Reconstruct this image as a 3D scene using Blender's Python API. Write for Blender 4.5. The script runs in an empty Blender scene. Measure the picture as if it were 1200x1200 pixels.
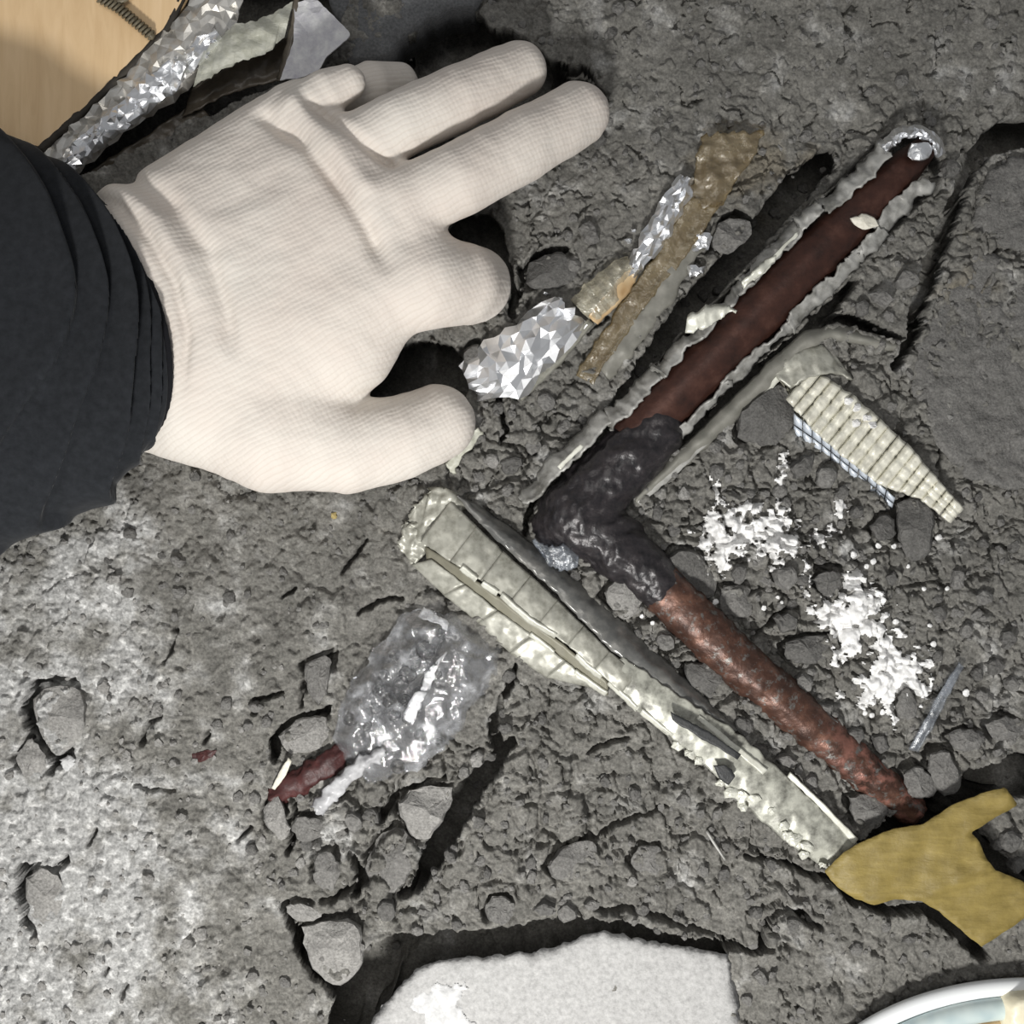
import bpy, bmesh, math, random
import numpy as np
from mathutils import Vector, Matrix
from mathutils.geometry import delaunay_2d_cdt

# ---------------------------------------------------------------- units, camera, light
S = 0.00027          # metres per unit: one unit is about a quarter of a millimetre on the floor
H = 1300.0           # camera height in units (35 cm above the floor)
scene = bpy.context.scene
COL = scene.collection

cam_d = bpy.data.cameras.new('camera')
cam_d.sensor_fit = 'HORIZONTAL'
cam_d.angle = 2 * math.atan(600.0 / H)
cam_d.clip_start = 0.005
cam_d.clip_end = 20
cam = bpy.data.objects.new('camera', cam_d)
cam.location = (0, 0, H * S)
COL.objects.link(cam)
scene.camera = cam

world = bpy.data.worlds.new('world')
scene.world = world
world.use_nodes = True
bg = world.node_tree.nodes['Background']
bg.inputs[0].default_value = (0.95, 0.97, 1.0, 1)
bg.inputs[1].default_value = 0.24

def area_light(name, px, py, z, tx, ty, tz, size, power, col):
    d = bpy.data.lights.new(name, 'AREA')
    d.shape = 'DISK'
    d.size = size
    d.energy = power
    d.color = col
    o = bpy.data.objects.new(name, d)
    o.location = ((px - 600) * S, -(py - 600) * S, z * S)
    t = Vector(((tx - 600) * S, -(ty - 600) * S, tz * S))
    o.rotation_euler = (t - o.location).to_track_quat('-Z', 'Y').to_euler()
    COL.objects.link(o)
    return o

area_light('work_lamp', 400, 1660, 1250, 560, 620, 0, 0.055, 2.15, (1.0, 0.985, 0.95))
area_light('overhead_fill', 300, 100, 4200, 600, 600, 0, 0.5, 2.1, (1.0, 0.97, 0.92))  # soft overhead fill, added to lift the shade; no lamp in view

scene.view_settings.view_transform = 'Standard'
scene.view_settings.look = 'None'
scene.view_settings.exposure = 0.0
scene.view_settings.gamma = 1.0
scene.view_settings.use_curve_mapping = False

# ---------------------------------------------------------------- numpy noise
def hsh(ix, iy, seed):
    h = (ix.astype(np.int64) * 374761393 + iy.astype(np.int64) * 668265263 + seed * 2147483647 + 1013904223) & 0xFFFFFFFF
    h = ((h ^ (h >> 13)) * 1274126177) & 0xFFFFFFFF
    h = ((h ^ (h >> 16)) * 2246822519) & 0xFFFFFFFF
    h = h ^ (h >> 15)
    return (h & 0xFFFFFF) / float(0x1000000)

def perlin(x, y, sc, seed=0):
    x = np.asarray(x, float) / sc + 1000.0; y = np.asarray(y, float) / sc + 1000.0
    ix = np.floor(x); iy = np.floor(y)
    fx = x - ix; fy = y - iy
    u = fx * fx * fx * (fx * (fx * 6 - 15) + 10); v = fy * fy * fy * (fy * (fy * 6 - 15) + 10)
    def g(dx, dy):
        a = hsh(ix + dx, iy + dy, seed) * 2 * math.pi
        return np.cos(a) * (fx - dx) + np.sin(a) * (fy - dy)
    n0 = g(0, 0) * (1 - u) + g(1, 0) * u
    n1 = g(0, 1) * (1 - u) + g(1, 1) * u
    return (n0 * (1 - v) + n1 * v) * 1.5

def fbm(x, y, sc, octv, seed=0, gain=0.5):
    r = 0; a = 1.0
    for i in range(octv):
        r = r + a * perlin(x, y, sc, seed + i * 17)
        sc *= 0.5; a *= gain
    return r

def worley(x, y, sc, seed=0):
    x = np.asarray(x, float) / sc + 1000.0; y = np.asarray(y, float) / sc + 1000.0
    ix = np.floor(x); iy = np.floor(y)
    f1 = np.full(x.shape, 9.0); f2 = np.full(x.shape, 9.0); cid = np.zeros(x.shape)
    for dx in (-1, 0, 1):
        for dy in (-1, 0, 1):
            cx = ix + dx; cy = iy + dy
            px = cx + 0.1 + 0.8 * hsh(cx, cy, seed); py = cy + 0.1 + 0.8 * hsh(cx, cy, seed + 5)
            d = np.hypot(px - x, py - y)
            k = hsh(cx, cy, seed + 9)
            near = d < f1
            f2 = np.where(near, f1, np.minimum(f2, d))
            cid = np.where(near, k, cid)
            f1 = np.where(near, d, f1)
    return f1, f2, cid

def sstep(a, b, x):
    t = np.clip((x - a) / (b - a), 0, 1)
    return t * t * (3 - 2 * t)

def polyline_dist(x, y, pts):
    """distance to a polyline and the parameter (0..n-1) of the nearest point"""
    best = np.full(x.shape, 1e9); par = np.zeros(x.shape)
    for i in range(len(pts) - 1):
        ax, ay = pts[i][:2]; bx, by = pts[i + 1][:2]
        dx, dy = bx - ax, by - ay
        t = np.clip(((x - ax) * dx + (y - ay) * dy) / (dx * dx + dy * dy + 1e-9), 0, 1)
        d = np.hypot(x - ax - t * dx, y - ay - t * dy)
        m = d < best
        best = np.where(m, d, best); par = np.where(m, i + t, par)
    return best, par

def poly_sdf(x, y, pts):
    """signed distance to a polygon, negative inside"""
    n = len(pts)
    best = np.full(x.shape, 1e9); inside = np.zeros(x.shape, bool)
    for i in range(n):
        ax, ay = pts[i][:2]; bx, by = pts[(i + 1) % n][:2]
        dx, dy = bx - ax, by - ay
        t = np.clip(((x - ax) * dx + (y - ay) * dy) / (dx * dx + dy * dy + 1e-9), 0, 1)
        best = np.minimum(best, np.hypot(x - ax - t * dx, y - ay - t * dy))
        c = ((ay > y) != (by > y)) & (x < (bx - ax) * (y - ay) / (by - ay + 1e-12) + ax)
        inside ^= c
    return np.where(inside, -best, best)

# ---------------------------------------------------------------- mesh helpers
def Wp(p):
    """place points (across, down, height) as seen on the floor plan: returns metres"""
    p = np.asarray(p, float).reshape(-1, 3)
    k = 1 - p[:, 2] / H
    return np.stack([(p[:, 0] - 600) * k, -(p[:, 1] - 600) * k, p[:, 2]], 1) * S

def set_props(o, label=None, cat=None, group=None, kind=None):
    if label: o['label'] = label
    if cat: o['category'] = cat
    if group: o['group'] = group
    if kind: o['kind'] = kind
    return o

def mesh_from(name, V, F, mat, smooth=True):
    me = bpy.data.meshes.new(name)
    V = np.asarray(V, np.float32)
    if isinstance(F, np.ndarray) and F.ndim == 2:
        k = F.shape[1]
        me.vertices.add(len(V)); me.vertices.foreach_set('co', V.ravel())
        me.loops.add(F.size); me.loops.foreach_set('vertex_index', F.astype(np.int32).ravel())
        me.polygons.add(len(F))
        me.polygons.foreach_set('loop_start', np.arange(0, F.size, k, dtype=np.int32))
        me.update(calc_edges=True)
    else:
        me.from_pydata([tuple(map(float, v)) for v in V], [], [tuple(map(int, f)) for f in F])
    me.validate()
    me.polygons.foreach_set('use_smooth', np.full(len(me.polygons), bool(smooth)))
    if mat: me.materials.append(mat)
    return me

def obj(name, V, F, mat, parent=None, smooth=True, recalc=False):
    V = np.asarray(V, float)
    c = np.array([(V[:, 0].min() + V[:, 0].max()) / 2, (V[:, 1].min() + V[:, 1].max()) / 2, V[:, 2].min()])
    me = mesh_from(name, V - c, F, mat, smooth)
    if recalc:
        bm = bmesh.new(); bm.from_mesh(me)
        bmesh.ops.recalc_face_normals(bm, faces=bm.faces)
        bm.to_mesh(me); bm.free()
    o = bpy.data.objects.new(name, me)
    COL.objects.link(o)
    o.location = c
    if parent:
        o.parent = parent
        o.location = Vector(c) - world_loc(parent)
    return o

def world_loc(o):
    l = Vector(o.location)
    while o.parent:
        o = o.parent; l = l + Vector(o.location)
    return l

def thing(name, px, py, z, label, cat, group=None):
    o = bpy.data.objects.new(name, None)
    o.empty_display_size = 0.01
    o.location = Wp([(px, py, z)])[0]
    COL.objects.link(o)
    return set_props(o, label, cat, group)

def resample(pts, n):
    p = np.asarray(pts, float)
    d = np.r_[0, np.cumsum(np.hypot(np.diff(p[:, 0]), np.diff(p[:, 1])) + 1e-6)]
    t = np.linspace(0, d[-1], n)
    return np.stack([np.interp(t, d, p[:, k]) for k in range(p.shape[1])], 1)

def smooth_poly(pts, n, closed=True, it=2):
    p = np.asarray(pts, float)
    for _ in range(it):                       # Chaikin
        q = np.roll(p, -1, 0) if closed else p[1:]
        a = p if closed else p[:-1]
        p2 = np.empty((2 * len(a), p.shape[1])); p2[0::2] = a * .75 + q * .25; p2[1::2] = a * .25 + q * .75
        if not closed: p2 = np.vstack([p[:1], p2, p[-1:]])
        p = p2
    if closed: p = np.vstack([p, p[:1]])
    r = resample(p, n + 1 if closed else n)
    return r[:-1] if closed else r

def grid_solid(name, G, thick, mat, parent=None, smooth=True, nm=True):
    """closed shell from a grid of points (nu, nv, 3)"""
    nu, nv = G.shape[:2]
    top = Wp(G.reshape(-1, 3)).reshape(nu, nv, 3)
    du = np.gradient(top, axis=0); dv = np.gradient(top, axis=1)
    n = np.cross(du, dv); n /= (np.linalg.norm(n, axis=2, keepdims=True) + 1e-12)
    if n[..., 2].mean() < 0: n = -n
    bot = top - n * thick * S
    V = np.vstack([top.reshape(-1, 3), bot.reshape(-1, 3)])
    N = nu * nv
    I = np.arange(N).reshape(nu, nv)
    a, b, c, d = I[:-1, :-1].ravel(), I[1:, :-1].ravel(), I[1:, 1:].ravel(), I[:-1, 1:].ravel()
    F = [np.stack([a, b, c, d], 1), np.stack([d, c, b, a], 1) + N]
    def wall(e):
        return np.stack([e[:-1], e[1:], e[1:] + N, e[:-1] + N], 1)
    F += [wall(I[0, :]), wall(I[::-1, 0]), wall(I[-1, ::-1]), wall(I[:, -1])]
    return obj(name, V, np.vstack(F), mat, parent, smooth, recalc=True)

def sheet(name, A, B, nu, nv, mat, thick=2, dz=None, rag=0, rag_sc=9, seed=0, parent=None, smooth=True, ends=0, jit=0, jz=0):
    """sheet between two edge polylines of (across, down, height)"""
    A = resample(A, nu); B = resample(B, nu)
    if rag:
        s = np.arange(nu) * (np.hypot(*(A[-1] - A[0])[:2]) / nu)
        A[:, :2] += np.stack([fbm(s, s * 0 + 3, rag_sc, 3, seed), fbm(s, s * 0 + 9, rag_sc, 3, seed + 1)], 1) * rag
        B[:, :2] += np.stack([fbm(s, s * 0 + 5, rag_sc, 3, seed + 2), fbm(s, s * 0 + 11, rag_sc, 3, seed + 3)], 1) * rag
    t = np.linspace(0, 1, nv)[None, :, None]
    G = A[:, None, :] * (1 - t) + B[:, None, :] * t
    if ends:
        d = (A[-1] - A[0])[:2]; d /= np.hypot(*d)
        w = np.linspace(0, np.hypot(*(A[0] - B[0])[:2]), nv)
        G[0, :, :2] += d * (fbm(w, w * 0 + 1, 8, 3, seed + 20) * ends)[:, None]
        w = np.linspace(0, np.hypot(*(A[-1] - B[-1])[:2]), nv)
        G[-1, :, :2] += d * (fbm(w, w * 0 + 1, 8, 3, seed + 21) * ends)[:, None]
    if dz is not None:
        U, T = np.meshgrid(np.linspace(0, 1, nu), np.linspace(0, 1, nv), indexing='ij')
        G[..., 2] += dz(G[..., 0], G[..., 1], U, T)
    if jit or jz:
        rs = np.random.RandomState(seed + 500)
        G[1:-1, 1:-1, :2] += rs.uniform(-jit, jit, G[1:-1, 1:-1, :2].shape)
        G[..., 2] += rs.normal(0, jz, G.shape[:2])
    o = grid_solid(name, G, thick, mat, parent, smooth)
    if jz:
        bm = bmesh.new(); bm.from_mesh(o.data)
        bmesh.ops.triangulate(bm, faces=bm.faces, quad_method='SHORT_EDGE')
        bm.to_mesh(o.data); bm.free()
    return o

def poly_solid(name, pts, ztop, thick, mat, parent=None, spacing=10, rag=0, rag_sc=12, seed=0, smooth=False, n=None, round_=0, dens=4, grow=0):
    """solid with an outline seen from above; ztop is a number or f(x, y, edge distance); vertical walls, optionally growing outward below"""
    P = resample(np.vstack([np.asarray(pts, float)[:, :2], np.asarray(pts, float)[:1, :2]]), (n or max(12, int(sum(np.hypot(*(np.roll(np.asarray(pts, float)[:, :2], -1, 0) - np.asarray(pts, float)[:, :2]).T)) / dens))) + 1)[:-1]
    if round_: P = smooth_poly(P, len(P), True, round_)
    if rag:
        P = P + np.stack([fbm(P[:, 0], P[:, 1], rag_sc, 3, seed), fbm(P[:, 0], P[:, 1], rag_sc, 3, seed + 4)], 1) * rag
    nb = len(P)
    x0, y0 = P.min(0); x1, y1 = P.max(0)
    gx, gy = np.meshgrid(np.arange(x0 + spacing / 2, x1, spacing), np.arange(y0 + spacing / 2, y1, spacing))
    rs = np.random.RandomState(seed + 1)
    gx = gx.ravel() + rs.uniform(-.3, .3, gx.size) * spacing; gy = gy.ravel() + rs.uniform(-.3, .3, gy.size) * spacing
    ins = poly_sdf(gx, gy, P) < -spacing * 0.45
    Q = np.stack([gx[ins], gy[ins]], 1)
    allp = np.vstack([P, Q])
    vv, ee, ff, ov, oe, of = delaunay_2d_cdt([Vector(p) for p in allp], [(i, (i + 1) % nb) for i in range(nb)], [], 1, 1e-6)
    v2 = np.array([(v.x, v.y) for v in vv])
    tri = [tuple(f) for f in ff]
    d = -poly_sdf(v2[:, 0], v2[:, 1], P)
    d = np.maximum(d, 0)
    z = ztop(v2[:, 0], v2[:, 1], d) if callable(ztop) else np.full(len(v2), float(ztop))
    top = Wp(np.column_stack([v2, z]))
    bot = top.copy(); bot[:, 2] -= thick * S
    if grow:
        c = top[:, :2].mean(0)
        bot[:, :2] = c + (bot[:, :2] - c) * (1 + grow)
    N = len(v2)
    cnt = {}
    for f in tri:
        for a, b in zip(f, f[1:] + f[:1]):
            cnt[(a, b)] = 1
    F = list(tri) + [tuple(i + N for i in f[::-1]) for f in tri]
    for (a, b) in cnt:
        if (b, a) not in cnt:
            F.append((b, a, a + N, b + N))
    return obj(name, np.vstack([top, bot]), F, mat, parent, smooth, recalc=True)

def rock(name, pts, zb, h, mat, seed, parent=None, n=22, tilt=None, smooth=False, rag=0.8, dome=0.5):
    """broken stone: rings from an outline seen from above, faceted, with a tilted top"""
    rs = np.random.RandomState(seed)
    P = np.asarray(pts, float)[:, :2]
    Q = smooth_poly(P, n, True, 1)
    P = resample(np.vstack([P, P[:1]]), n + 1)[:-1] * 0.5 + Q * 0.5 if n > 14 else Q
    P = P + rs.normal(0, rag, P.shape)
    c = P.mean(0)
    R = np.hypot(*(P - c).T).mean()
    pl = [(rs.uniform(0.85, 1.1), *(rs.normal(0, 0.22, 2))) for _ in range(1)] + [(rs.uniform(1.05, 1.35), math.cos(a_) * rs.uniform(.35, .7), math.sin(a_) * rs.uniform(.35, .7)) for a_ in rs.uniform(0, 6.28, 4)]
    def crest(q):
        return np.min([h * k0 + (q[:, 0] - c[0]) * kx + (q[:, 1] - c[1]) * ky for k0, kx, ky in pl], 0)
    rings = [(1.04, -0.9), (1.03, 0.0), (1.0, 0.5), (0.93, 0.9), (0.70, 1.0), (0.38, 1.0)]
    V = []
    for k, (s, f) in enumerate(rings):
        q = c + (P - c) * s + rs.normal(0, 0.018 * R, P.shape)
        cr = np.maximum(crest(q), h * 0.15) + rs.normal(0, 0.04 * h, len(q))
        zz = zb + (cr * f if f > 0 else cr * 0 + h * f)
        V.append(np.column_stack([q, zz]))
    V.append(np.array([[c[0], c[1], zb + float(crest(c[None])[0])]]))
    V = np.vstack(V)
    F = []
    for k in range(len(rings) - 1):
        for i in range(n):
            j = (i + 1) % n
            F.append((k * n + i, (k + 1) * n + i, (k + 1) * n + j)); F.append((k * n + i, (k + 1) * n + j, k * n + j))
    t = (len(rings) - 1) * n
    for i in range(n):
        F.append((t + i, t + n, t + (i + 1) % n))
    F.append(tuple(range(n)))
    o = obj(name, Wp(V), F, mat, parent, smooth, recalc=True)
    if smooth: o.data.set_sharp_from_angle(angle=math.radians(24))
    return o

def tube(name, path, radii, mat, parent=None, seg=20, flat=1.0, noise=0, seed=0, cap=True, n=None, nsc=18):
    """round bar along (across, down, height) points"""
    path = np.asarray(path, float)
    rad = np.asarray(radii, float) if np.ndim(radii) else np.full(len(path), float(radii))
    pr = np.column_stack([path, rad])
    if n: pr = smooth_poly(pr, n, False, 2)
    C = Wp(pr[:, :3]); r = pr[:, 3] * (1 - pr[:, 2] / H) * S
    T = np.gradient(C, axis=0); T /= np.linalg.norm(T, axis=1, keepdims=True) + 1e-12
    up = np.array([0, 0, 1.0])
    side = np.cross(T, up); side /= np.linalg.norm(side, axis=1, keepdims=True) + 1e-12
    u2 = np.cross(side, T)
    a = np.linspace(0, 2 * math.pi, seg, endpoint=False)
    m = len(C)
    rr = r[:, None] * np.ones(seg)
    if noise:
        s = np.r_[0, np.cumsum(np.linalg.norm(np.diff(C, axis=0), axis=1))] / S
        SS, AA = np.meshgrid(s, a, indexing='ij')
        rr = rr + S * noise * (fbm(SS, np.cos(AA) * 30, nsc, 3, seed) + fbm(SS, np.sin(AA) * 30, nsc, 3, seed + 3))
    V = C[:, None, :] + side[:, None, :] * (rr * np.cos(a))[..., None] + u2[:, None, :] * (rr * np.sin(a) * flat)[..., None]
    V = V.reshape(-1, 3)
    I = np.arange(m * seg).reshape(m, seg); J = np.roll(I, -1, 1)
    F = [tuple(f) for f in np.stack([I[:-1].ravel(), I[1:].ravel(), J[1:].ravel(), J[:-1].ravel()], 1)]
    if cap:
        V = np.vstack([V, C[:1], C[-1:]])
        for i in range(seg):
            F.append((m * seg, I[0, i], J[0, i])); F.append((m * seg + 1, J[-1, i], I[-1, i]))
    return obj(name, V, F, mat, parent, True, recalc=True)

def surface_nets(f, lo, step):
    """quads of the zero surface of a sampled field (negative inside)"""
    s = f < 0
    nx, ny, nz = f.shape
    c = np.zeros((nx - 1, ny - 1, nz - 1), int)
    corners = [(i, j, k) for i in (0, 1) for j in (0, 1) for k in (0, 1)]
    for (i, j, k) in corners:
        c += s[i:nx - 1 + i, j:ny - 1 + j, k:nz - 1 + k]
    act = (c > 0) & (c < 8)
    idx = np.argwhere(act)
    vid = np.full(act.shape, -1, int); vid[act] = np.arange(len(idx))
    acc = np.zeros((len(idx), 3)); cn = np.zeros(len(idx))
    for a in corners:
        for ax in range(3):
            if a[ax]: continue
            b = list(a); b[ax] = 1
            fa = f[idx[:, 0] + a[0], idx[:, 1] + a[1], idx[:, 2] + a[2]]
            fb = f[idx[:, 0] + b[0], idx[:, 1] + b[1], idx[:, 2] + b[2]]
            m = (fa < 0) != (fb < 0)
            t = np.where(m, fa / (fa - fb + 1e-12), 0)
            p = np.tile(np.array(a, float), (len(idx), 1)); p[:, ax] = t
            acc[m] += p[m]; cn[m] += 1
    V = (idx + acc / cn[:, None]) * step + np.asarray(lo)
    F = []
    for ax in range(3):
        sl = [slice(None)] * 3; sl2 = [slice(None)] * 3
        sl[ax] = slice(0, -1); sl2[ax] = slice(1, None)
        ch = s[tuple(sl)] != s[tuple(sl2)]
        e = np.argwhere(ch)
        o1, o2 = [(1, 2), (2, 0), (0, 1)][ax]
        ok = (e[:, o1] > 0) & (e[:, o2] > 0) & (e[:, o1] < f.shape[o1] - 1) & (e[:, o2] < f.shape[o2] - 1)
        e = e[ok]
        ins = s[e[:, 0], e[:, 1], e[:, 2]]
        def v(da, db):
            q = e.copy(); q[:, o1] += da; q[:, o2] += db
            return vid[q[:, 0], q[:, 1], q[:, 2]]
        q = np.stack([v(-1, -1), v(0, -1), v(0, 0), v(-1, 0)], 1)
        q[~ins] = q[~ins][:, ::-1]
        F.append(q)
    F = np.vstack(F)
    return V, F[(F >= 0).all(1)]

def round_cone(X, Y, Z, a, b, ra, rb, fl=1.0):
    """distance to a bar from a to b with changing radius"""
    a = np.array(a, float); b = np.array(b, float); ab = b - a
    t = np.clip(((X - a[0]) * ab[0] + (Y - a[1]) * ab[1] + (Z - a[2]) * ab[2]) / (ab @ ab + 1e-9), 0, 1)
    return np.sqrt((X - a[0] - t * ab[0]) ** 2 + (Y - a[1] - t * ab[1]) ** 2 + ((Z - a[2] - t * ab[2]) / fl) ** 2) - (ra + (rb - ra) * t)

def smin(a, b, k):
    h = np.clip(0.5 + 0.5 * (b - a) / k, 0, 1)
    return b * (1 - h) + a * h - k * h * (1 - h)

def un(p):
    """image-plan point with height and radius -> unit-space point, radius"""
    k = 1 - p[2] / H
    return ((p[0] - 600) * k, -(p[1] - 600) * k, p[2]), p[3] * k

# ---------------------------------------------------------------- materials
def px(n): return 1.0 / (n * S)

class NT:
    def __init__(self, name):
        self.m = bpy.data.materials.new(name); self.m.use_nodes = True
        self.t = self.m.node_tree; self.n = self.t.nodes
        self.b = self.n['Principled BSDF']; self.out = self.n['Material Output']
        self.tc = self.n.new('ShaderNodeTexCoord')
    def link(self, a, b): self.t.links.new(a, b)
    def noise(self, size, detail=4, rough=0.6, dist=0.0, vec=None):
        n = self.n.new('ShaderNodeTexNoise')
        n.inputs['Scale'].default_value = px(size); n.inputs['Detail'].default_value = detail
        n.inputs['Roughness'].default_value = rough; n.inputs['Distortion'].default_value = dist
        self.link(vec or self.tc.outputs['Object'], n.inputs['Vector'])
        return n.outputs['Fac']
    def voro(self, size, feat='F1'):
        n = self.n.new('ShaderNodeTexVoronoi'); n.feature = feat
        n.inputs['Scale'].default_value = px(size)
        self.link(self.tc.outputs['Object'], n.inputs['Vector'])
        return n.outputs['Distance']
    def ramp(self, fac, stops):
        r = self.n.new('ShaderNodeValToRGB')
        e = r.color_ramp.elements
        while len(e) < len(stops): e.new(0.5)
        for k, (p, c) in enumerate(stops):
            e[k].position = p; e[k].color = (*c, 1) if len(c) == 3 else c
        self.link(fac, r.inputs[0])
        return r.outputs[0]
    def mix(self, fac, a, b, mode='MIX'):
        m = self.n.new('ShaderNodeMix'); m.data_type = 'RGBA'; m.blend_type = mode
        for sock, v in ((m.inputs[0], fac), (m.inputs[6], a), (m.inputs[7], b)):
            if isinstance(v, (int, float)): sock.default_value = v
            elif isinstance(v, tuple): sock.default_value = (*v, 1) if len(v) == 3 else v
            else: self.link(v, sock)
        return m.outputs[2]
    def bump(self, h, strength=0.5, dist=1.0, prev=None):
        b = self.n.new('ShaderNodeBump')
        b.inputs['Strength'].default_value = strength; b.inputs['Distance'].default_value = dist * S
        self.link(h, b.inputs['Height'])
        if prev is not None: self.link(prev, b.inputs['Normal'])
        return b.outputs['Normal']
    def col(self, v):
        if isinstance(v, tuple): self.b.inputs['Base Color'].default_value = (*v, 1)
        else: self.link(v, self.b.inputs['Base Color'])
    def nrm(self, v): self.link(v, self.b.inputs['Normal'])
    def set(self, **k):
        for a, v in k.items():
            s = self.b.inputs[a.replace('_', ' ')]
            if hasattr(v, 'links'): self.link(v, s)
            else: s.default_value = v

def g(v, w=0.0):
    """grey, slightly warm with w"""
    return (v * (1 + w), v, v * (1 - 1.6 * w))

def mat_stone(name, lo, hi, warm=0.03, size=22, bump=0.7, rough=0.92):
    m = NT(name)
    a = m.noise(size, 6, 0.65); b = m.noise(3.0, 3, 0.6)
    c1 = m.ramp(a, [(0.3, g(lo, warm)), (0.7, g(hi, warm))])
    c2 = m.ramp(b, [(0.30, g(0.72)), (0.5, g(1.0)), (0.72, g(1.35))])
    m.col(m.mix(1.0, c1, c2, 'MULTIPLY'))
    m.set(Roughness=rough)
    m.b.inputs['Specular IOR Level'].default_value = 0.25
    n1 = m.bump(m.noise(11, 5, 0.65), bump, 5)
    m.nrm(m.bump(m.noise(3.2, 3, 0.6), bump * 0.8, 1.6, n1))
    return m.m

M = {}
# rubble floor: colour of the mortar itself (dust, brown stains) comes as an attribute of the mesh
m = NT('mortar_rubble')
at = m.n.new('ShaderNodeAttribute'); at.attribute_name = 'mortar'
b = m.noise(3.2, 3, 0.65); b2 = m.noise(9, 4, 0.6)
c = m.mix(1.0, at.outputs['Color'], m.ramp(b, [(0.28, g(0.62)), (0.5, g(1.0)), (0.74, g(1.45))]), 'MULTIPLY')
c = m.mix(1.0, c, m.ramp(b2, [(0.3, g(0.8)), (0.7, g(1.2))]), 'MULTIPLY')
m.col(c); m.set(Roughness=0.93); m.b.inputs['Specular IOR Level'].default_value = 0.25
m.nrm(m.bump(m.noise(2.6, 3, 0.6), 0.45, 1.5, m.bump(m.noise(7, 4, 0.6), 0.35, 3)))
M['floor'] = m.m

M['stone'] = mat_stone('grey_stone', 0.13, 0.20)
M['stone_dark'] = mat_stone('dark_clod', 0.095, 0.14)
M['stone_pale'] = mat_stone('pale_stone', 0.20, 0.30)
M['slab'] = mat_stone('mortar_slab', 0.12, 0.175, size=60, bump=0.8)
M['slab_blue'] = mat_stone('blue_grey_slab', 0.12, 0.15, warm=-0.02, size=40, bump=0.3)

m = NT('pale_screed')
c = m.ramp(m.noise(6, 4, 0.7), [(0.28, g(0.30, .01)), (0.5, g(0.41, .01)), (0.75, g(0.52, .01))])
m.col(m.mix(m.ramp(m.voro(34), [(0.03, g(.5)), (0.08, g(0))]), c, g(0.25))); m.set(Roughness=0.9)
m.nrm(m.bump(m.noise(4, 3, 0.6), 0.5, 2)); M['screed'] = m.m

m = NT('white_plaster'); c = m.ramp(m.noise(10, 4), [(0.3, g(.42)), (0.7, g(.66))]); m.col(c); m.set(Roughness=0.7)
m.nrm(m.bump(m.noise(5, 3), 0.5, 2)); M['plaster'] = m.m

m = NT('white_foam'); c = m.ramp(m.noise(9, 4), [(0.3, g(.62, .01)), (0.6, g(.9, .005))]); m.col(c); m.set(Roughness=0.6)
m.nrm(m.bump(m.noise(3.5, 3), 0.5, 1.5)); M['foam'] = m.m

# knitted glove: fine ribs in two directions
m = NT('white_knit')
mp = m.n.new('ShaderNodeMapping'); mp.inputs['Rotation'].default_value = (0, 0, math.radians(-28))
m.link(m.tc.outputs['Object'], mp.inputs['Vector'])
wv = m.n.new('ShaderNodeTexWave'); wv.bands_direction = 'Y'; wv.inputs['Scale'].default_value = 0.314 / (5.4 * S)
wv.inputs['Distortion'].default_value = 7.0; wv.inputs['Detail'].default_value = 3; wv.inputs['Detail Scale'].default_value = 0.35
m.link(mp.outputs[0], wv.inputs['Vector'])
wv2 = m.n.new('ShaderNodeTexWave'); wv2.bands_direction = 'X'; wv2.inputs['Scale'].default_value = 0.314 / (5.0 * S)
wv2.inputs['Distortion'].default_value = 2.5; wv2.inputs['Detail'].default_value = 2
m.link(mp.outputs[0], wv2.inputs['Vector'])
c = m.ramp(m.noise(120, 4, 0.6), [(0.35, (0.68, 0.615, 0.56)), (0.65, (0.72, 0.675, 0.62))])
sp = m.ramp(m.noise(26, 3, 0.6), [(0.70, g(0)), (0.78, g(1))])
c = m.mix(m.mix(1.0, sp, g(0.35), 'MULTIPLY'), c, (0.46, 0.42, 0.37))
c = m.mix(m.ramp(wv.outputs['Fac'], [(0.0, g(.22)), (0.3, g(0))]), c, (0.50, 0.43, 0.36))
m.col(c); m.set(Roughness=0.95); m.b.inputs['Specular IOR Level'].default_value = 0.1
m.nrm(m.bump(m.noise(5, 3), 0.3, 1.6, m.bump(wv2.outputs['Fac'], 0.10, 1.0, m.bump(wv.outputs['Fac'], 0.15, 1.6))))
M['knit'] = m.m

m = NT('black_fleece')
m.col(m.ramp(m.noise(9, 4), [(0.3, (0.012, 0.0135, 0.016)), (0.7, (0.021, 0.023, 0.027))])); m.set(Roughness=0.9)
m.b.inputs['Sheen Weight'].default_value = 0.10; m.b.inputs['Specular IOR Level'].default_value = 0.15
m.nrm(m.bump(m.noise(4, 3), 0.25, 1.2)); M['fleece'] = m.m
m = NT('black_rib'); m.col((0.009, 0.0095, 0.012)); m.set(Roughness=0.9); m.b.inputs['Specular IOR Level'].default_value = 0.2
M['rib'] = m.m

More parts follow.
